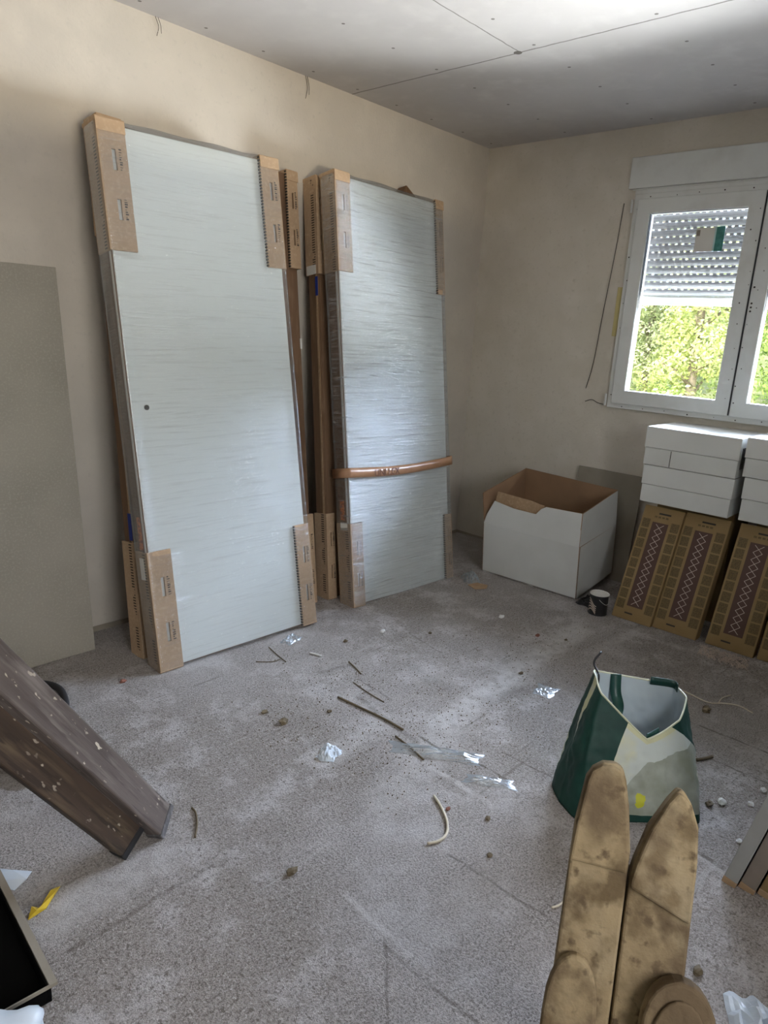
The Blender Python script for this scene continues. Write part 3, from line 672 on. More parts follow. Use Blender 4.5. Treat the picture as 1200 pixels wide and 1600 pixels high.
def white_box(x0, x1, y0, y1, z0, z1, seam, label, ends=False, tabs=()):
    t = empty('white_carton', (x0, y0, z0), label, 'box', 'white cartons stacked under the window')
    w, d, h = y0-y1, x1-x0, z1-z0
    obj('carton', bxm((0, -w, 0), (d, 0, h*seam)), M_cartonw, t, bev=.0025)
    obj('lid', bxm((-.004, -w-.004, h*seam+.0015), (d+.002, .004, h)), M_lid, t, bev=.003)
    bm = bmesh.new(); box(bm, (-.0012, -w*.3-.0015, .002), (.001, -w*.3+.0015, h*seam-.004))
    if tabs: obj('slit', bm, M_ink, t)
    else: bm.free()
    if ends:
        bm = bmesh.new()
        for k in range(9): box(bm, (.03+k*.014, -w-.0058, h*.22), (.03+k*.014+random.choice((.004, .008)), -w-.0045, h*.75))
        obj('printed_code', bm, M_ink, t)
M_lid = mat('white_gloss_carton', (.62,.62,.59,1), .28, [(4, (.56,.56,.53,1), .45, .8, 4)])
white_box(-.425, -.012, -1.502, -1.955, .606, .805, .48, 'lower white carton of the stack beside the window cord, on the brown packs')
white_box(-.430, -.012, -1.492, -1.958, .808, 1.008, .45, 'upper white carton of the stack beside the open carton, glossy lid under the window', True, (1,))
white_box(-.405, -.012, -2.000, -2.42, .606, .822, .50, 'lower white carton at the right picture edge, on brown packs')
white_box(-.415, -.012, -1.984, -2.42, .825, 1.018, .48, 'upper white carton at the right picture edge, glossy lid under the window', False)

# ------------------------------------------------------------------ shopping bag
M_bg = mat('bag_dark_green', (.007,.042,.030,1), .38, [(14, (.014,.060,.044,1), .4, .7, 4)], .3, 24, bdist=.01)
M_bc = mat('bag_cream', (.52,.55,.46,1), .35, [(7, (.62,.60,.34,1), .50, .62, 3), (5, (.42,.47,.42,1), .5, .75, 3)], .3, 20, bdist=.01)
M_bgr = mat('bag_grey_print', (.30,.33,.27,1), .35, [(9, (.40,.44,.36,1), .4, .7, 4), (12, (.52,.50,.10,1), .62, .70, 2)], .3, 24, bdist=.01)
M_bin = mat('bag_lining', (.42,.48,.50,1), .5, [(5, (.36,.42,.47,1), .4, .7, 4)])
M_hem = mat('bag_hem', (.55,.55,.38,1), .5)
base = [(-2.185,-2.060),(-2.262,-2.128),(-2.300,-2.216),(-2.165,-2.350),(-2.030,-2.482),(-1.935,-2.440),(-1.890,-2.345),(-2.020,-2.200)]
rim = [(-2.040,-2.085,.366),(-2.085,-2.110,.373),(-2.150,-2.165,.355),(-2.086,-2.306,.232),(-1.955,-2.352,.268),(-1.850,-2.330,.300),(-1.815,-2.270,.310),(-1.930,-2.150,.334)]
def closed(c, n):
    k = len(c); out = []
    for i in range(k):
        a, b, d, e = [Vector(c[(i+q) % k]) for q in (-1, 0, 1, 2)]
        for j in range(n):
            t = j/n; cr_ = .5*((2*b)+(d-a)*t+(2*a-5*b+4*d-e)*t*t+(-a+3*b-3*d+e)*t**3); ln_ = b.lerp(d, t)
            out.append(ln_.lerp(cr_, .35))
    return out
NB = 24; B0 = closed([(x, y, 0) for x, y in base], NB); R0 = closed(rim, NB); NZ = 44
bc = Vector((-2.07, -2.26, 0))
def bag_point(i, t, off=0):
    b, r = B0[i % len(B0)], R0[i % len(R0)]; p = b.lerp(r, t)
    d = (p-bc); d.z = 0; dn = d.normalized()
    bulge = .018*math.sin(PI*min(1, t*1.05))*(.6+.5*noise.noise(Vector((i*1.08/NB, t*2, 1))))
    wr = .012*noise.noise(Vector((p.x*16, p.y*16, p.z*9)))+.005*noise.noise(p*45)
    return p+dn*(bulge+wr*math.sin(PI*t)-off)+Vector((0, 0, .002))
def bag_material():
    m = mat('bag_print', (.5,.5,.5,1), .55, [], .25, 22, bdist=.006, spec=.25); t = m.node_tree; N = t.nodes; L = t.links; b = N['Principled BSDF']
    uv = N.new('ShaderNodeUVMap'); uv.uv_map = 'st'; sp = N.new('ShaderNodeSeparateXYZ'); L.new(uv.outputs[0], sp.inputs[0]); S_, T_ = sp.outputs[0], sp.outputs[1]
    tc = N.new('ShaderNodeTexCoord')
    def Mt(op, a, c=None):
        r = N.new('ShaderNodeMath'); r.operation = op
        for i, v in enumerate((a, c)):
            if v is None: continue
            if isinstance(v, (int, float)): r.inputs[i].default_value = v
            else: L.new(v, r.inputs[i])
        return r.outputs[0]
    def nz(sc):
        n = N.new('ShaderNodeTexNoise'); n.inputs['Scale'].default_value = sc; n.inputs['Detail'].default_value = 4; L.new(tc.outputs['Object'], n.inputs[0]); return n.outputs[0]
    gt = lambda a, c: Mt('GREATER_THAN', a, c); lt = lambda a, c: Mt('LESS_THAN', a, c); an = lambda a, c: Mt('MULTIPLY', a, c)
    def mix(f, a, c):
        r = N.new('ShaderNodeMix'); r.data_type = 'RGBA'; L.new(f, r.inputs[0])
        for k, v in ((6, a), (7, c)):
            if isinstance(v, tuple): r.inputs[k].default_value = v
            else: L.new(v, r.inputs[k])
        return r.outputs[2]
    def ramp(x, a, c):
        r = N.new('ShaderNodeMapRange'); r.inputs[1].default_value = a; r.inputs[2].default_value = c; L.new(x, r.inputs[0]); return r.outputs[0]
    c = mix(ramp(nz(7), .45, .62), (.50,.54,.50,1), (.58,.57,.36,1))
    grey = an(gt(S_, Mt('ADD', Mt('MULTIPLY', T_, .9), 2.35)), an(lt(S_, 4.6), lt(T_, Mt('SUBTRACT', .82, Mt('MULTIPLY', nz(9), .22)))))
    c = mix(grey, c, mix(ramp(nz(11), .4, .65), (.25,.27,.21,1), (.36,.38,.33,1)))
    yel = lt(Mt('ADD', Mt('POWER', Mt('MULTIPLY', Mt('SUBTRACT', S_, 2.95), .7), 2), Mt('POWER', Mt('SUBTRACT', T_, .30), 2)), Mt('MULTIPLY', Mt('SUBTRACT', nz(28), .3), .045))
    c = mix(yel, c, (.50,.50,.04,1))
    hem = gt(T_, .94); c = mix(hem, c, (.56,.55,.34,1))
    bd = Mt('ADD', Mt('MULTIPLY', T_, .32), 2.28)
    g1 = an(gt(S_, .12), lt(S_, bd)); strip = an(an(gt(S_, .95), lt(S_, Mt('ADD', Mt('MULTIPLY', T_, .9), .55))), gt(T_, .45)); g1 = an(g1, Mt('SUBTRACT', 1, strip))
    g2 = an(an(gt(S_, Mt('SUBTRACT', 5.75, Mt('MULTIPLY', T_, 2.05))), lt(S_, 6.2)), gt(T_, .50)); g3 = an(lt(T_, .09), gt(S_, 2.2))
    c = mix(Mt('MAXIMUM', Mt('MAXIMUM', g1, g2), g3), c, mix(ramp(nz(14), .4, .7), (.006,.036,.027,1), (.012,.055,.042,1)))
    L.new(c, b.inputs['Base Color']); return m
M_bag = bag_material()
bag = empty('shopping_bag', (-2.07, -2.26, 0), 'dark green and cream shopping bag, open on the floor behind the muddy trestle', 'bag')
inv = Matrix.Translation((2.07, 2.26, 0))
bm = bmesh.new(); g = [[bm.verts.new(inv @ bag_point(i, j/NZ)) for i in range(8*NB)] for j in range(NZ+1)]
for j in range(NZ):
    for i in range(8*NB):
        f = bm.faces.new((g[j][i], g[j][(i+1) % (8*NB)], g[j+1][(i+1) % (8*NB)], g[j+1][i])); f.smooth = True
uvl = bm.loops.layers.uv.new('st'); k = 0
for j in range(NZ):
    for i in range(8*NB):
        bm.faces.ensure_lookup_table(); f = bm.faces[k]; k += 1
        for lp, (a_, b_) in zip(f.loops, ((i, j), (i+1, j), (i+1, j+1), (i, j+1))): lp[uvl].uv = (a_/NB, b_/NZ)
bm.faces.new(g[0][::-1])
obj('bag_body', bm, M_bag, bag)
bm = bmesh.new(); g = [[bm.verts.new(inv @ bag_point(i, j/NZ, .004)) for i in range(8*NB)] for j in range(1, NZ+1)]
for j in range(NZ-1):
    for i in range(8*NB): bm.faces.new((g[j][i], g[j+1][i], g[j+1][(i+1) % (8*NB)], g[j][(i+1) % (8*NB)])).smooth = True
bm.faces.new(g[0]); obj('lining', bm, M_bin, bag)
bm = bmesh.new(); tube(bm, [inv @ bag_point(i, 1.0, .002) for i in list(range(8*NB))+[0]], .0032, 6, False); obj('hem', bm, M_hem, bag)
def strap(ctrl, w, wd, name='handle', m=None):
    bm = bmesh.new(); p = spline(ctrl, 8); wd = Vector(wd).normalized()*w/2; rows = [[bm.verts.new(inv @ (q-wd)), bm.verts.new(inv @ (q+wd))] for q in p]
    for A, B in zip(rows, rows[1:]): bm.faces.new((A[0], A[1], B[1], B[0]))
    return obj(name, bm, m or M_bg, bag, smooth=True, solid=.0025)
r = lambda s: bag_point(int(s*NB), 1.0, .009)
a, b = r(7.35), r(6.45)
strap([a+Vector((0, 0, .004)), a+Vector((-.012, -.012, -.05)), a+Vector((-.03, -.035, -.085)), a+Vector((-.075, -.05, -.10)), a+Vector((-.10,-.03,-.13))], .036, (.67,-.74,0))
a = r(5.6); strap([a+Vector((0, .004, .005)), r(6.0)+Vector((0, 0, .006)), r(6.5)+Vector((-.004, -.004, .006))], .028, (0, 0, 1))
a = r(3.05); strap([a+Vector((0, 0, .006)), r(3.2)+Vector((.0, .004, .004)), r(3.5)+Vector((.004, .01, -.002))], .014, (.3, .3, 1))
a = r(1.1); 
bm = bmesh.new(); tube(bm, [inv @ q for q in spline([a+Vector((.005, .0, -.03)), a+Vector((0, .0, .01)), a+Vector((.02, .03, .035)), a+Vector((.065, .03, .06))], 6)], .0035, 6); obj('drawstring', bm, M_rubber, bag, smooth=True)

# ------------------------------------------------------------------ muddy wooden trestle in the foreground
def mud(name, seedcol):
    return mat(name, seedcol, .85, [(30, (.17,.125,.07,1), .48, .62, 6), (7, (.29,.22,.125,1), .42, .60, 6), (13, (.12,.085,.045,1), .52, .64, 7), (45, (.10,.07,.04,1), .56, .68, 5), (4, (.34,.28,.18,1), .54, .68, 7), (3, (.16,.11,.06,1), .56, .66, 7), (9, (.085,.058,.032,1), .54, .64, 8), (4.5, (.12,.085,.05,1), .54, .62, 9)], .8, 40, spec=.2, bdist=.006)
M_mud = mud('muddy_wood', (.22,.165,.095,1)); M_mudl = mud('muddy_wood_light', (.25,.195,.12,1)); M_mudd = mud('muddy_wood_dark', (.15,.11,.06,1))
def to_world(px, py, D):            # a point of the board plane from its distance
    return CAMP + (fw + rt*((px-600)/FPX) - up*((py-800)/FPX))*D
tip = Vector((-3.128, -2.606, .762)); footl = Vector((-3.440, -2.745, 0))
zax = (tip-footl).normalized(); xax = Vector((.46, -.888, 0)); xax = (xax-zax*xax.dot(zax)).normalized(); yax = zax.cross(xax)
ML = Matrix((xax, yax, zax)).transposed().to_4x4(); ML.translation = footl+Vector((0, 0, .01))
trs = empty('wooden_trestle', label='mud-stained wooden trestle with two rounded legs, close in front of the shopping bag', cat='trestle', M=ML)
LEN = (tip-footl).length
def rounded(bm, pts, t0, t1): prism(bm, pts, t0, t1)
def leg_outline(x0, x1, L, style):
    w = x1-x0; p = [(x0, 0), (x1, 0)]
    if style == 0: q = [(x1, L-.125), (x1-.010, L-.060), (x1-.019, L-.022), (x1-.026, L-.005), (x1-.038, L), (x1-.056, L-.003), (x1-.070, L-.014), (x0+.011, L-.030), (x0+.003, L-.10)]
    else: q = [(x1, L-.10), (x1-.004, L-.05), (x1-.017, L-.018), (x1-.030, L-.001), (x1-.038, L), (x1-.050, L-.018), (x0+.019, L-.065), (x0+.005, L-.115), (x0, L-.140)]
    return p+q
# local y points away from the camera side or towards it: front face is at -y
SG = -1 if yax.dot(CAMP-tip) > 0 else 1
F = lambda v: -v*SG
for (x0, x1, L, st, m) in ((-.047, .042, LEN+.008, 0, M_mudl), (.045, .138, LEN-.010, 1, M_mud)):
    bm = bmesh.new(); prism(bm, leg_outline(x0, x1, L, st), F(0), F(-.030)); lg = obj('leg', bm, m, trs, bev=.004)
    # upper facing pad, ends in a step across the leg
    o_ = leg_outline(x0+.002, x1-.002, L-.004, st)[2:]
    zl = L-.155; zr = L-.155 if st == 0 else L-.185
    bm = bmesh.new(); prism(bm, [(x0+.002, zl), (x1-.002, zr)]+o_, F(0), F(.010)); obj('end_pad', bm, M_mud if st == 0 else M_mudl, lg, bev=.004)
# second pair of short rounded cheeks lower down, in front
def cheek(x0, x1, z1, t0, t1, m, zb=0):
    w = x1-x0; c = (x0+x1)/2; pts = [(x0, zb), (x1, zb)]
    for k in range(13):
        a = PI*k/12; pts.append((c+math.cos(a)**1*w/2 if abs(math.cos(a)) > 0 else c, z1-.085+.085*math.sin(a)**.8))
    bm = bmesh.new(); prism(bm, pts, F(t0), F(t1)); return obj('cheek_block', bm, m, trs, bev=.006, seg=3)
cheek(-.055, .022, .56, 0, .020, M_mudl)
cheek(.080, .184, .570, 0, .034, M_mud)
cheek(.092, .172, .548, .034, .040, M_mudd)
bm = bmesh.new(); box(bm, (-.03, F(-.030), .40), (.125, F(-.060), .46)); obj('cross_rail', bm, M_mud, trs, bev=.003)
# rear legs of the trestle, spread away from the camera, hidden behind the front pair
for x0 in (-.025, .055):
    P0 = ML @ Vector((x0, F(-.032), LEN-.16)); P1 = P0+Vector((.165, .070, -P0.z+.004)) ; d = (P1-P0)
    bm = bmesh.new(); M2 = ML.inverted()
    w = xax*.060; tt = Vector((.022, .018, 0))
    vs = [bm.verts.new(M2 @ q) for q in (P0, P0+w, P0+w+tt, P0+tt, P1, P1+w, P1+w+tt, P1+tt)]
    for f in ((0,1,2,3), (4,7,6,5), (0,4,5,1), (1,5,6,2), (2,6,7,3), (3,7,4,0)): bm.faces.new([vs[i] for i in f])
    bmesh.ops.recalc_face_normals(bm, faces=bm.faces[:]); obj('rear_leg', bm, M_mudd, trs)

# ------------------------------------------------------------------ two dark paint-splashed timbers, left foreground
def timber_mat(name, a, b, c):
    m = mat(name, a, .6, [(2.0, b, .42, .62, 8), (5, c, .50, .66, 6), (9, b, .54, .62, 8)], .35, 12, spec=.35, stretch=(9, 16, .7))
    t = m.node_tree; N = t.nodes; L = t.links; bs = N['Principled BSDF']; src = bs.inputs['Base Color'].links[0].from_socket
    tc = N.new('ShaderNodeTexCoord'); mp = N.new('ShaderNodeMapping'); mp.inputs['Scale'].default_value = (1.4, 1.4, .55); L.new(tc.outputs['Object'], mp.inputs[0])
    v = N.new('ShaderNodeTexNoise'); v.inputs['Scale'].default_value = 52; v.inputs['Detail'].default_value = 2; L.new(mp.outputs[0], v.inputs[0])
    v2 = N.new('ShaderNodeTexNoise'); v2.inputs['Scale'].default_value = 5; L.new(tc.outputs['Object'], v2.inputs[0])
    g1 = N.new('ShaderNodeMapRange'); g1.inputs[1].default_value = .64; g1.inputs[2].default_value = .68; L.new(v.outputs[0], g1.inputs[0])
    g2 = N.new('ShaderNodeMapRange'); g2.inputs[1].default_value = .42; g2.inputs[2].default_value = .55; L.new(v2.outputs[0], g2.inputs[0])
    mu = N.new('ShaderNodeMath'); mu.operation = 'MULTIPLY'; L.new(g1.outputs[0], mu.inputs[0]); L.new(g2.outputs[0], mu.inputs[1])
    mx = N.new('ShaderNodeMix'); mx.data_type = 'RGBA'; L.new(mu.outputs[0], mx.inputs[0]); L.new(src, mx.inputs[6]); mx.inputs[7].default_value = (.55,.48,.38,1)
    L.new(mx.outputs[2], bs.inputs['Base Color']); return m
M_timU = timber_mat('weathered_timber', (.125,.10,.088,1), (.080,.063,.055,1), (.19,.16,.145,1))
M_timL = timber_mat('dark_stained_timber', (.070,.047,.033,1), (.042,.029,.021,1), (.12,.088,.055,1))
vdir = Vector((-.45, -.14, .70)).normalized()
def timber(foot, w, t, set_back, m, label, Lm, roll, name='timber_beam'):
    z = vdir; side = Vector((.14, -.45, 0)).normalized()      # towards the camera side
    x = z.cross(side).normalized()*-1                         # in-plane, upward side
    if x.z < 0: x = -x
    Mx = Matrix.Rotation(roll, 4, z)
    x = Mx @ x; y = Mx @ side
    M = Matrix((x, y, z)).transposed().to_4x4(); M.translation = Vector(foot)
    if M.determinant() < 0: M = Matrix((x, -y, z)).transposed().to_4x4(); M.translation = Vector(foot)
    e = empty(name, label=label, cat='timber', M=M)
    sg = 1 if (M.to_3x3() @ Vector((0, 1, 0))).dot(side) > 0 else -1
    bm = bmesh.new(); box(bm, (-w/2, min(-sg*set_back, -sg*(set_back+t)), .022), (w/2, max(-sg*set_back, -sg*(set_back+t)), Lm)); obj('beam', bm, m, e, bev=.006, seg=3)
    bm = bmesh.new(); box(bm, (-w/2-.002, min(-sg*(set_back-.002), -sg*(set_back+t+.002)), 0), (w/2+.002, max(-sg*(set_back-.002), -sg*(set_back+t+.002)), .024)); obj('end_cap', bm, M_capg if m is M_timU else M_rubber, e, bev=.003)
    return e
M_capg = mat('grey_end_cap', (.09,.085,.085,1), .6, [(60, (.20,.19,.19,1), .5, .7, 3)])
timber((-3.215, -1.415, .024), .088, .045, 0, M_timU, 'upper weathered timber with white paint splashes, its end resting on the floor at left', 2.9, .30)
timber((-3.322, -1.442, .024), .086, .045, .012, M_timL, 'lower dark brown timber with yellow paint specks, just under the weathered one', 2.85, .0)

# black hose behind the timbers
bm = bmesh.new(); P = [at_z(*q, .014) for q in ((-120, 1150), (-40, 1092), (40, 1070), (85, 1072), (102, 1095), (96, 1140), (70, 1190), (55, 1218), (25, 1205), (-20, 1180), (-120, 1165))]
tube(bm, spline(P, 8), .013, 10); tag(obj('black_hose', bm, M_rubber, smooth=True), 'black rubber hose looped on the floor behind the dark timbers', 'hose')

# black case, white bag, paper at lower left
z = .045; A = at_z(80, 1538, z); Bq = at_z(2, 1382, z); d = (Bq-A); d.z = 0; d.normalize(); s = Vector((-d.y, d.x, 0))
Mc = Matrix((d, s, Vector((0, 0, 1)))).transposed().to_4x4(); Mc.translation = Vector((A.x, A.y, 0))
M_dull = mat('dull_black', (.004,.004,.004,1), .9, spec=.05)
cs = empty('tool_case', label='open black tool case with a thin grey rim at the lower left picture edge', cat='case', M=Mc)
bm = bmesh.new(); w, dd, hh = .62, .34, z
box(bm, (0, 0, .001), (w, dd, .006)); box(bm, (0, 0, .006), (w, .008, hh-.004)); box(bm, (0, dd-.008, .006), (w, dd, hh-.004)); box(bm, (0, .008, .006), (.008, dd-.008, hh-.004)); box(bm, (w-.008, .008, .006), (w, dd-.008, hh-.004))
obj('case_shell', bm, M_dull, cs, bev=.0015)
bm = bmesh.new(); plate(bm, [-.003, .0, w, w+.003], [-.012, .004, dd, dd+.004], {(1, 1)}, Matrix(((1, 0, 0, 0), (0, 0, 1, 0), (0, 1, 0, hh-.006), (0, 0, 0, 1))), .008)
obj('rim', bm, M_slab, cs)
def blob(name, loc, sc, seed, m, label, cat, amp=.25, sub=4):
    bm = bmesh.new(); bmesh.ops.create_icosphere(bm, subdivisions=sub, radius=1)
    for v in bm.verts:
        n = v.co.normalized(); k = 1+amp*noise.noise(n*1.7+Vector((seed, 0, 0)))+amp*.5*abs(noise.noise(n*5+Vector((seed, 3, 0))))
        v.co = Vector((n.x*k*sc[0], n.y*k*sc[1], n.z*k*sc[2]))
        v.co.z = max(v.co.z, -sc[2]*.62)
    o = obj(name, bm, m, smooth=sub > 2); o.location = Vector(loc)+Vector((0, 0, sc[2]*.62+.001)); return tag(o, label, cat)
blob('plastic_bag', (-3.855, -1.825, 0), (.115, .095, .10), 4, M_whitepl, 'crumpled white plastic bag in the lower left picture corner', 'bag', .35)
def flat(name, pts, m, label, cat, th=.0015, z=.001, curl=0):
    bm = bmesh.new(); P = [at_z(*q, z) for q in pts]; P = [Vector((p.x, p.y, z+curl*(i % 2))) for i, p in enumerate(P)]
    A = [bm.verts.new(p) for p in P]; B = [bm.verts.new(p+Vector((0, 0, th))) for p in P]; n = len(A)
    bm.faces.new(A[::-1]); bm.faces.new(B)
    for i in range(n): bm.faces.new((A[i], A[(i+1) % n], B[(i+1) % n], B[i]))
    bmesh.ops.recalc_face_normals(bm, faces=bm.faces[:])
    return tag(obj(name, bm, m), label, cat)
flat('paper_scrap', [(-30, 1355), (20, 1366), (50, 1362), (42, 1380), (22, 1392), (-25, 1385)], M_whitepl, 'pale blue-white paper scrap on the floor above the black case', 'paper', .002, .001, .012)
M_yel = mat('yellow_plastic', (.62,.44,.03,1), .4, [(30, (.45,.30,.02,1), .5, .7, 2)])
flat('yellow_strip', [(44, 1438), (50, 1424), (62, 1420), (80, 1398), (94, 1386), (88, 1400), (72, 1420), (58, 1430)], M_yel, 'torn yellow plastic strip on the floor near the black case', 'plastic', .003, .002, .012)

# leaning panels at right picture edge
for k, (th, m, lb) in enumerate(((.036, M_panelg := mat('grey_foam_panel', (.33,.33,.31,1), .8, [(9, (.28,.28,.26,1), .4, .7, 4)]), 'grey panel standing on edge at the right picture edge, outermost of the leaning row'),
                  (.040, mat('brown_grey_panel', (.24,.20,.165,1), .8, [(9, (.19,.16,.13,1), .4, .7, 4)]), 'brownish grey panel right behind the outermost grey panel at the right edge'),
                  (.050, M_kraft2, 'brown panel, innermost of the row leaning at the right picture edge'))):
    y = (-2.612, -2.652, -2.697)[k]
    e = empty('leaning_panel', label=lb, cat='panel', group='panels leaning at the right picture edge', M=Matrix.Translation((-2.228+.012*k, y, .003)) @ Matrix.Rotation(math.radians(11.5), 4, 'X'))
    obj('panel_board', bxm((0, -th, .018), (.95, 0, .62)), m, e, bev=.002)
    obj('foot_strip', bxm((-.002, -th, 0), (.95, 0, .018)), M_kraft, e, bev=.001)
film_scrap(at_z(1185, 1630, 0), .20, .12, .04, 7.7, 'crumpled blue-white plastic sheet on the floor at the lower right picture corner', 'plastic_sheet', 'plastic', M_whitepl, .5)

# ------------------------------------------------------------------ window cord, tape, ceiling wires
bm = bmesh.new(); tube(bm, spline([(-.008, -.985, 2.20), (-.012, -.97, 1.9), (-.01, -.945, 1.6), (-.012, -.925, 1.3), (-.008, -.895, 1.14)], 6), .0022, 6)
tag(obj('shutter_cord', bm, M_ink, smooth=True), 'thin dark cord hanging on the plaster left of the window frame', 'cord')
bm = bmesh.new(); tube(bm, spline([(-.006, -.900, 1.06), (-.010, -.945, 1.075), (-.006, -.985, 1.06), (-.006, -1.03, 1.055)], 5), .0022, 6)
tag(obj('wire_end', bm, M_ink, smooth=True), 'short bent wire on the wall at the lower left window corner', 'wire')
bm = bmesh.new(); box(bm, (-.006, -1.050, 1.46), (-.001, -1.015, 1.74)); tag(obj('masking_tape', bm, mat('yellow_tape', (.52,.44,.20,1), .6), bev=.001), 'faded yellow tape strip along the left side of the window frame', 'tape')
for (x, ln, lb) in ((-1.585, .10, 'thin wire hanging from the ceiling edge above the gap between door pairs'), (-2.39, .07, 'thin bent wire at the ceiling edge above the large smooth door')):
    bm = bmesh.new(); tube(bm, spline([(x, -.004, 2.6), (x+.012, -.008, 2.6-ln*.5), (x+.004, -.006, 2.6-ln)], 5), .0011, 5)
    tube(bm, spline([(x+.012, -.004, 2.6), (x+.02, -.010, 2.6-ln*.4), (x+.024, -.008, 2.6-ln*.8)], 5), .0011, 5)
    tag(obj('ceiling_wire', bm, M_ink, smooth=True), lb, 'wire')

# ------------------------------------------------------------------ litter on the floor
M_string = mat('cream_string', (.60,.54,.42,1), .7)
M_stick = mat('dark_stick', (.13,.10,.06,1), .85); M_clump = mat('mortar_clump', (.20,.16,.10,1), .95, [(60, (.10,.08,.05,1), .45, .6, 3)])
M_light = mat('pale_chip', (.62,.62,.60,1), .7); M_red = mat('red_brown_chip', (.22,.09,.06,1), .8)
def line(name, px, r, m, label, cat, z=None):
    bm = bmesh.new(); z = r if z is None else z
    tube(bm, spline([at_z(*q, z) for q in px], 6), r, 7); return tag(obj(name, bm, m, smooth=True), label, cat)
line('string_piece', [(678, 1243), (690, 1262), (699, 1286), (697, 1304), (685, 1314), (668, 1318)], .0042, M_string, 'curved cream string lying on the open floor left of the shopping bag', 'string')
line('string_piece', [(862, 1418), (872, 1415), (880, 1409), (887, 1404)], .003, M_string, 'short cream string just left of the muddy trestle', 'string')
line('long_cord', [(1060, 1076), (1085, 1088), (1108, 1098), (1130, 1099), (1155, 1103), (1176, 1114)], .0028, M_string, 'long pale cord on the floor right of the shopping bag', 'cord')
line('cord_branch', [(1122, 1100), (1128, 1091), (1142, 1086)], .0025, M_string, 'short pale cord crossing the long one right of the shopping bag', 'cord')
line('wooden_stick', [(1088, 1187), (1100, 1185), (1113, 1182)], .0055, M_stick, 'small dark stick on the floor right of the shopping bag', 'stick')
line('wooden_lath', [(528, 1089), (560, 1104), (598, 1122), (630, 1140)], .0042, M_stick, 'long thin dark lath lying in the middle of the floor', 'stick')
line('wooden_sliver', [(618, 1150), (640, 1167), (662, 1187)], .0035, M_stick, 'thin dark sliver on the floor beyond the lath end', 'stick')
line('curved_offcut', [(300, 1262), (306, 1270), (308, 1288), (305, 1308)], .003, M_stick, 'thin curved dark offcut on the floor by the timber ends', 'offcut')
line('wire_piece', [(755, 892), (775, 897), (800, 903), (832, 916)], .003, M_light, 'pale thin strip on the floor in front of the open carton', 'strip')
line('straw_piece', [(420, 1011), (432, 1022), (447, 1034)], .002, M_stick, 'thin dark straw on the floor before the smooth wrapped door', 'straw')
line('straw_piece', [(400, 1034), (425, 1034), (438, 1030)], .002, M_stick, 'dark straw lying crosswise, nearest the smooth wrapped door', 'straw')
line('straw_piece', [(545, 1034), (556, 1044), (564, 1053)], .003, M_stick, 'short dark straw on the floor below the gap between the doors', 'straw')
line('straw_piece', [(552, 1066), (575, 1082), (600, 1097)], .002, M_stick, 'long faint straw beside the middle lath', 'straw')
chips = [((414, 1114), .011, M_clump, 'dark mortar crumb left of the yellowish clod'), ((443, 1130), .016, M_clump, 'yellowish brown mortar clod on the floor'), ((1103, 1111), .018, M_clump, 'dark round clod right of the shopping bag'),
 ((598, 988), .014, M_light, 'white plastic chip on the floor below the shiny wrapped door'), ((540, 1003), .010, M_stick, 'dark chip left of the white plastic chip'), ((784, 965), .014, M_light, 'pale chip on the floor in front of the carton'),
 ((840, 994), .011, M_red, 'red-brown chip on the floor right of the pale chip'), ((884, 1001), .008, M_stick, 'tiny dark crumb near the paint can side of the floor'), ((814, 1053), .009, M_stick, 'tiny dark crumb in mid floor right of centre'),
 ((456, 1364), .012, M_stick, 'black chip on the near floor below the string'), ((672, 990), .008, M_stick, 'dark crumb below the right corner of the shiny door'), ((192, 1066), .011, M_red, 'red-brown chip by the lower left corner of the smooth door'),
 ((1128, 1255), .014, M_light, 'grey pebble above the grey leaning panel'), ((1173, 1258), .010, M_light, 'pale pebble touching the right edge panels'), ((1155, 1316), .008, M_light, 'tiny pale pebble beside the grey panel edge'),
 ((1192, 1236), .010, M_light, 'pale pebble at the right picture edge'), ((1108, 1258), .012, M_stick, 'small dark pebble right of the trestle tips'), ((765, 1338), .008, M_stick, 'tiny dark crumb on the near floor'),
 ((762, 1280), .008, M_stick, 'tiny dark crumb between string and bag'), ((1090, 1520), .012, M_stick, 'dark crumb beside the trestle leg at the right'), ((1168, 1577), .010, M_light, 'pale pebble next to the crumpled plastic sheet'),
 ((515, 1113), .008, M_stick, 'tiny dark crumb left of the middle lath'), ((700, 1265), .007, M_red, 'tiny red crumb touching the curved string')]
for i, (q, rr, m, lb) in enumerate(chips):
    p = at_z(*q); blob(('floor_chip', 'floor_pebble', 'mortar_clod')[0 if m in (M_stick, M_red, M_light) else 2], (p.x, p.y, 0), (rr*1.25, rr*.9, rr*.6), i*3.1, m, lb, 'debris', .5, 2)
line('metal_screw', [(484, 1020), (492, 1022), (502, 1025)], .0045, M_light, 'pale screw plug lying on the floor below the smooth door corner', 'plug')
film_scrap(at_z(514, 1178), .085, .07, .022, 1.3, 'small square of clear bluish plastic on the open floor', m=M_whitepl, rot=.4)
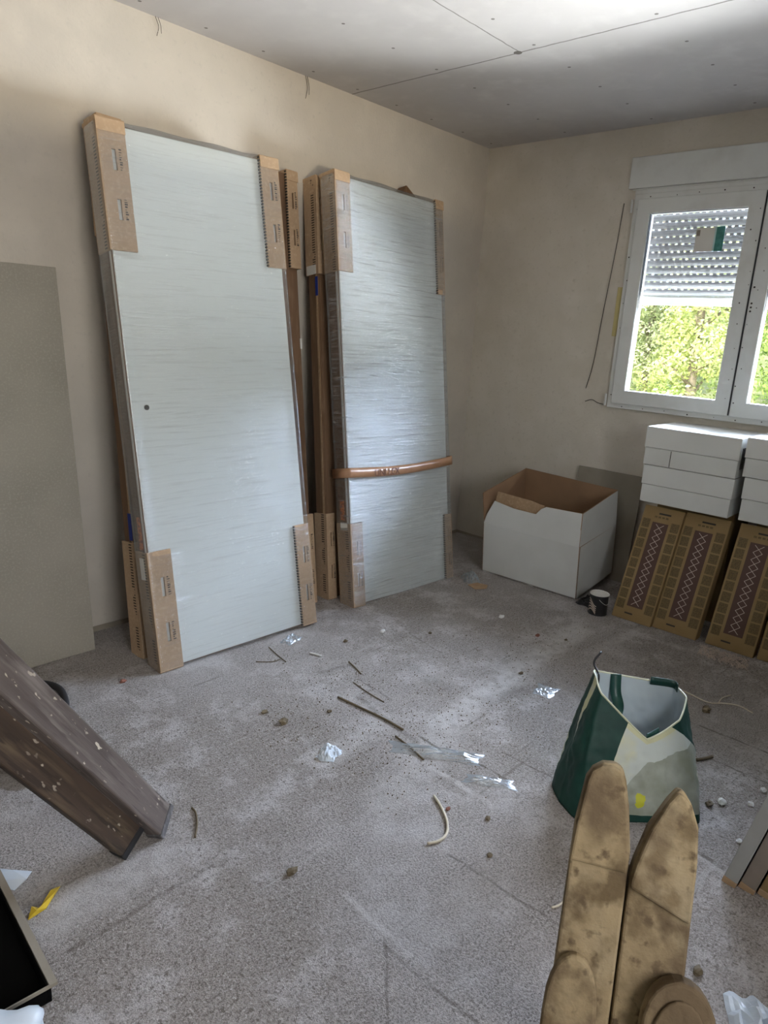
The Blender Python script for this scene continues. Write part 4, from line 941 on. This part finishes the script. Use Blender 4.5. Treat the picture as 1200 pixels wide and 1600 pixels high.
film_scrap(at_z(680, 1177), .30, .07, .016, 2.4, 'long strip of clear plastic film in the middle of the floor', rot=-1.0)
film_scrap(at_z(765, 1222), .16, .05, .010, 6.1, 'flat clear plastic strip between the middle film and the bag', rot=-1.0)
film_scrap(at_z(455, 1000), .11, .06, .020, 4.4, 'torn end of stretch film at the foot of the smooth door', rot=.3)
film_scrap(at_z(735, 905), .13, .10, .045, 5.1, 'loose stretch film at the right foot of the shiny door', rot=.8)
film_scrap(at_z(852, 1080), .10, .08, .006, 8.8, 'thin pale plastic patch on the floor beyond the lath', rot=.2)
flat('cardboard_scrap', [(731, 914), (745, 912), (762, 915), (760, 921), (742, 921)], M_kraft, 'flat brown cardboard scrap on the floor before the carton', 'cardboard', .003, .001, .004)
# wood shavings at the foot of the third printed pack: nobody could count them
bm = bmesh.new(); rnd = random.Random(3)
for i in range(260):
    px = 1095+rnd.random()*75; py = 1008+(px-1095)*.32+rnd.random()*16; p = at_z(px, py, .004); a = rnd.uniform(0, PI); l = rnd.uniform(.008, .03)
    tube(bm, [p, p+Vector((math.cos(a)*l*.5, math.sin(a)*l*.5, rnd.uniform(.002, .012))), p+Vector((math.cos(a+.6)*l, math.sin(a+.6)*l, 0))], .0011, 3)
tag(obj('wood_shavings', bm, M_pale), 'scatter of pale shavings at the foot of the printed packs', 'shavings', kind='stuff')
# loose grit in the middle and dark corners of the floor
bm = bmesh.new()
for i in range(1500):
    q = rnd.choice(((640, 1130), (560, 1050), (700, 1060), (900, 1060), (480, 1130), (620, 1190), (750, 1130), (860, 1000)))
    p = at_z(q[0]+rnd.gauss(0, 70), q[1]+rnd.gauss(0, 32)); s = rnd.uniform(.0012, .0035)
    if p.x > -.1 or p.y > -.72: continue
    v = bmesh.ops.create_cube(bm, size=s, matrix=Matrix.Translation((p.x, p.y, s*.4)) @ Matrix.Rotation(rnd.random()*3, 4, 'Z'))
tag(obj('loose_grit', bm, M_clump), 'loose dark sand and grit scattered over the middle of the floor', 'grit', kind='stuff')
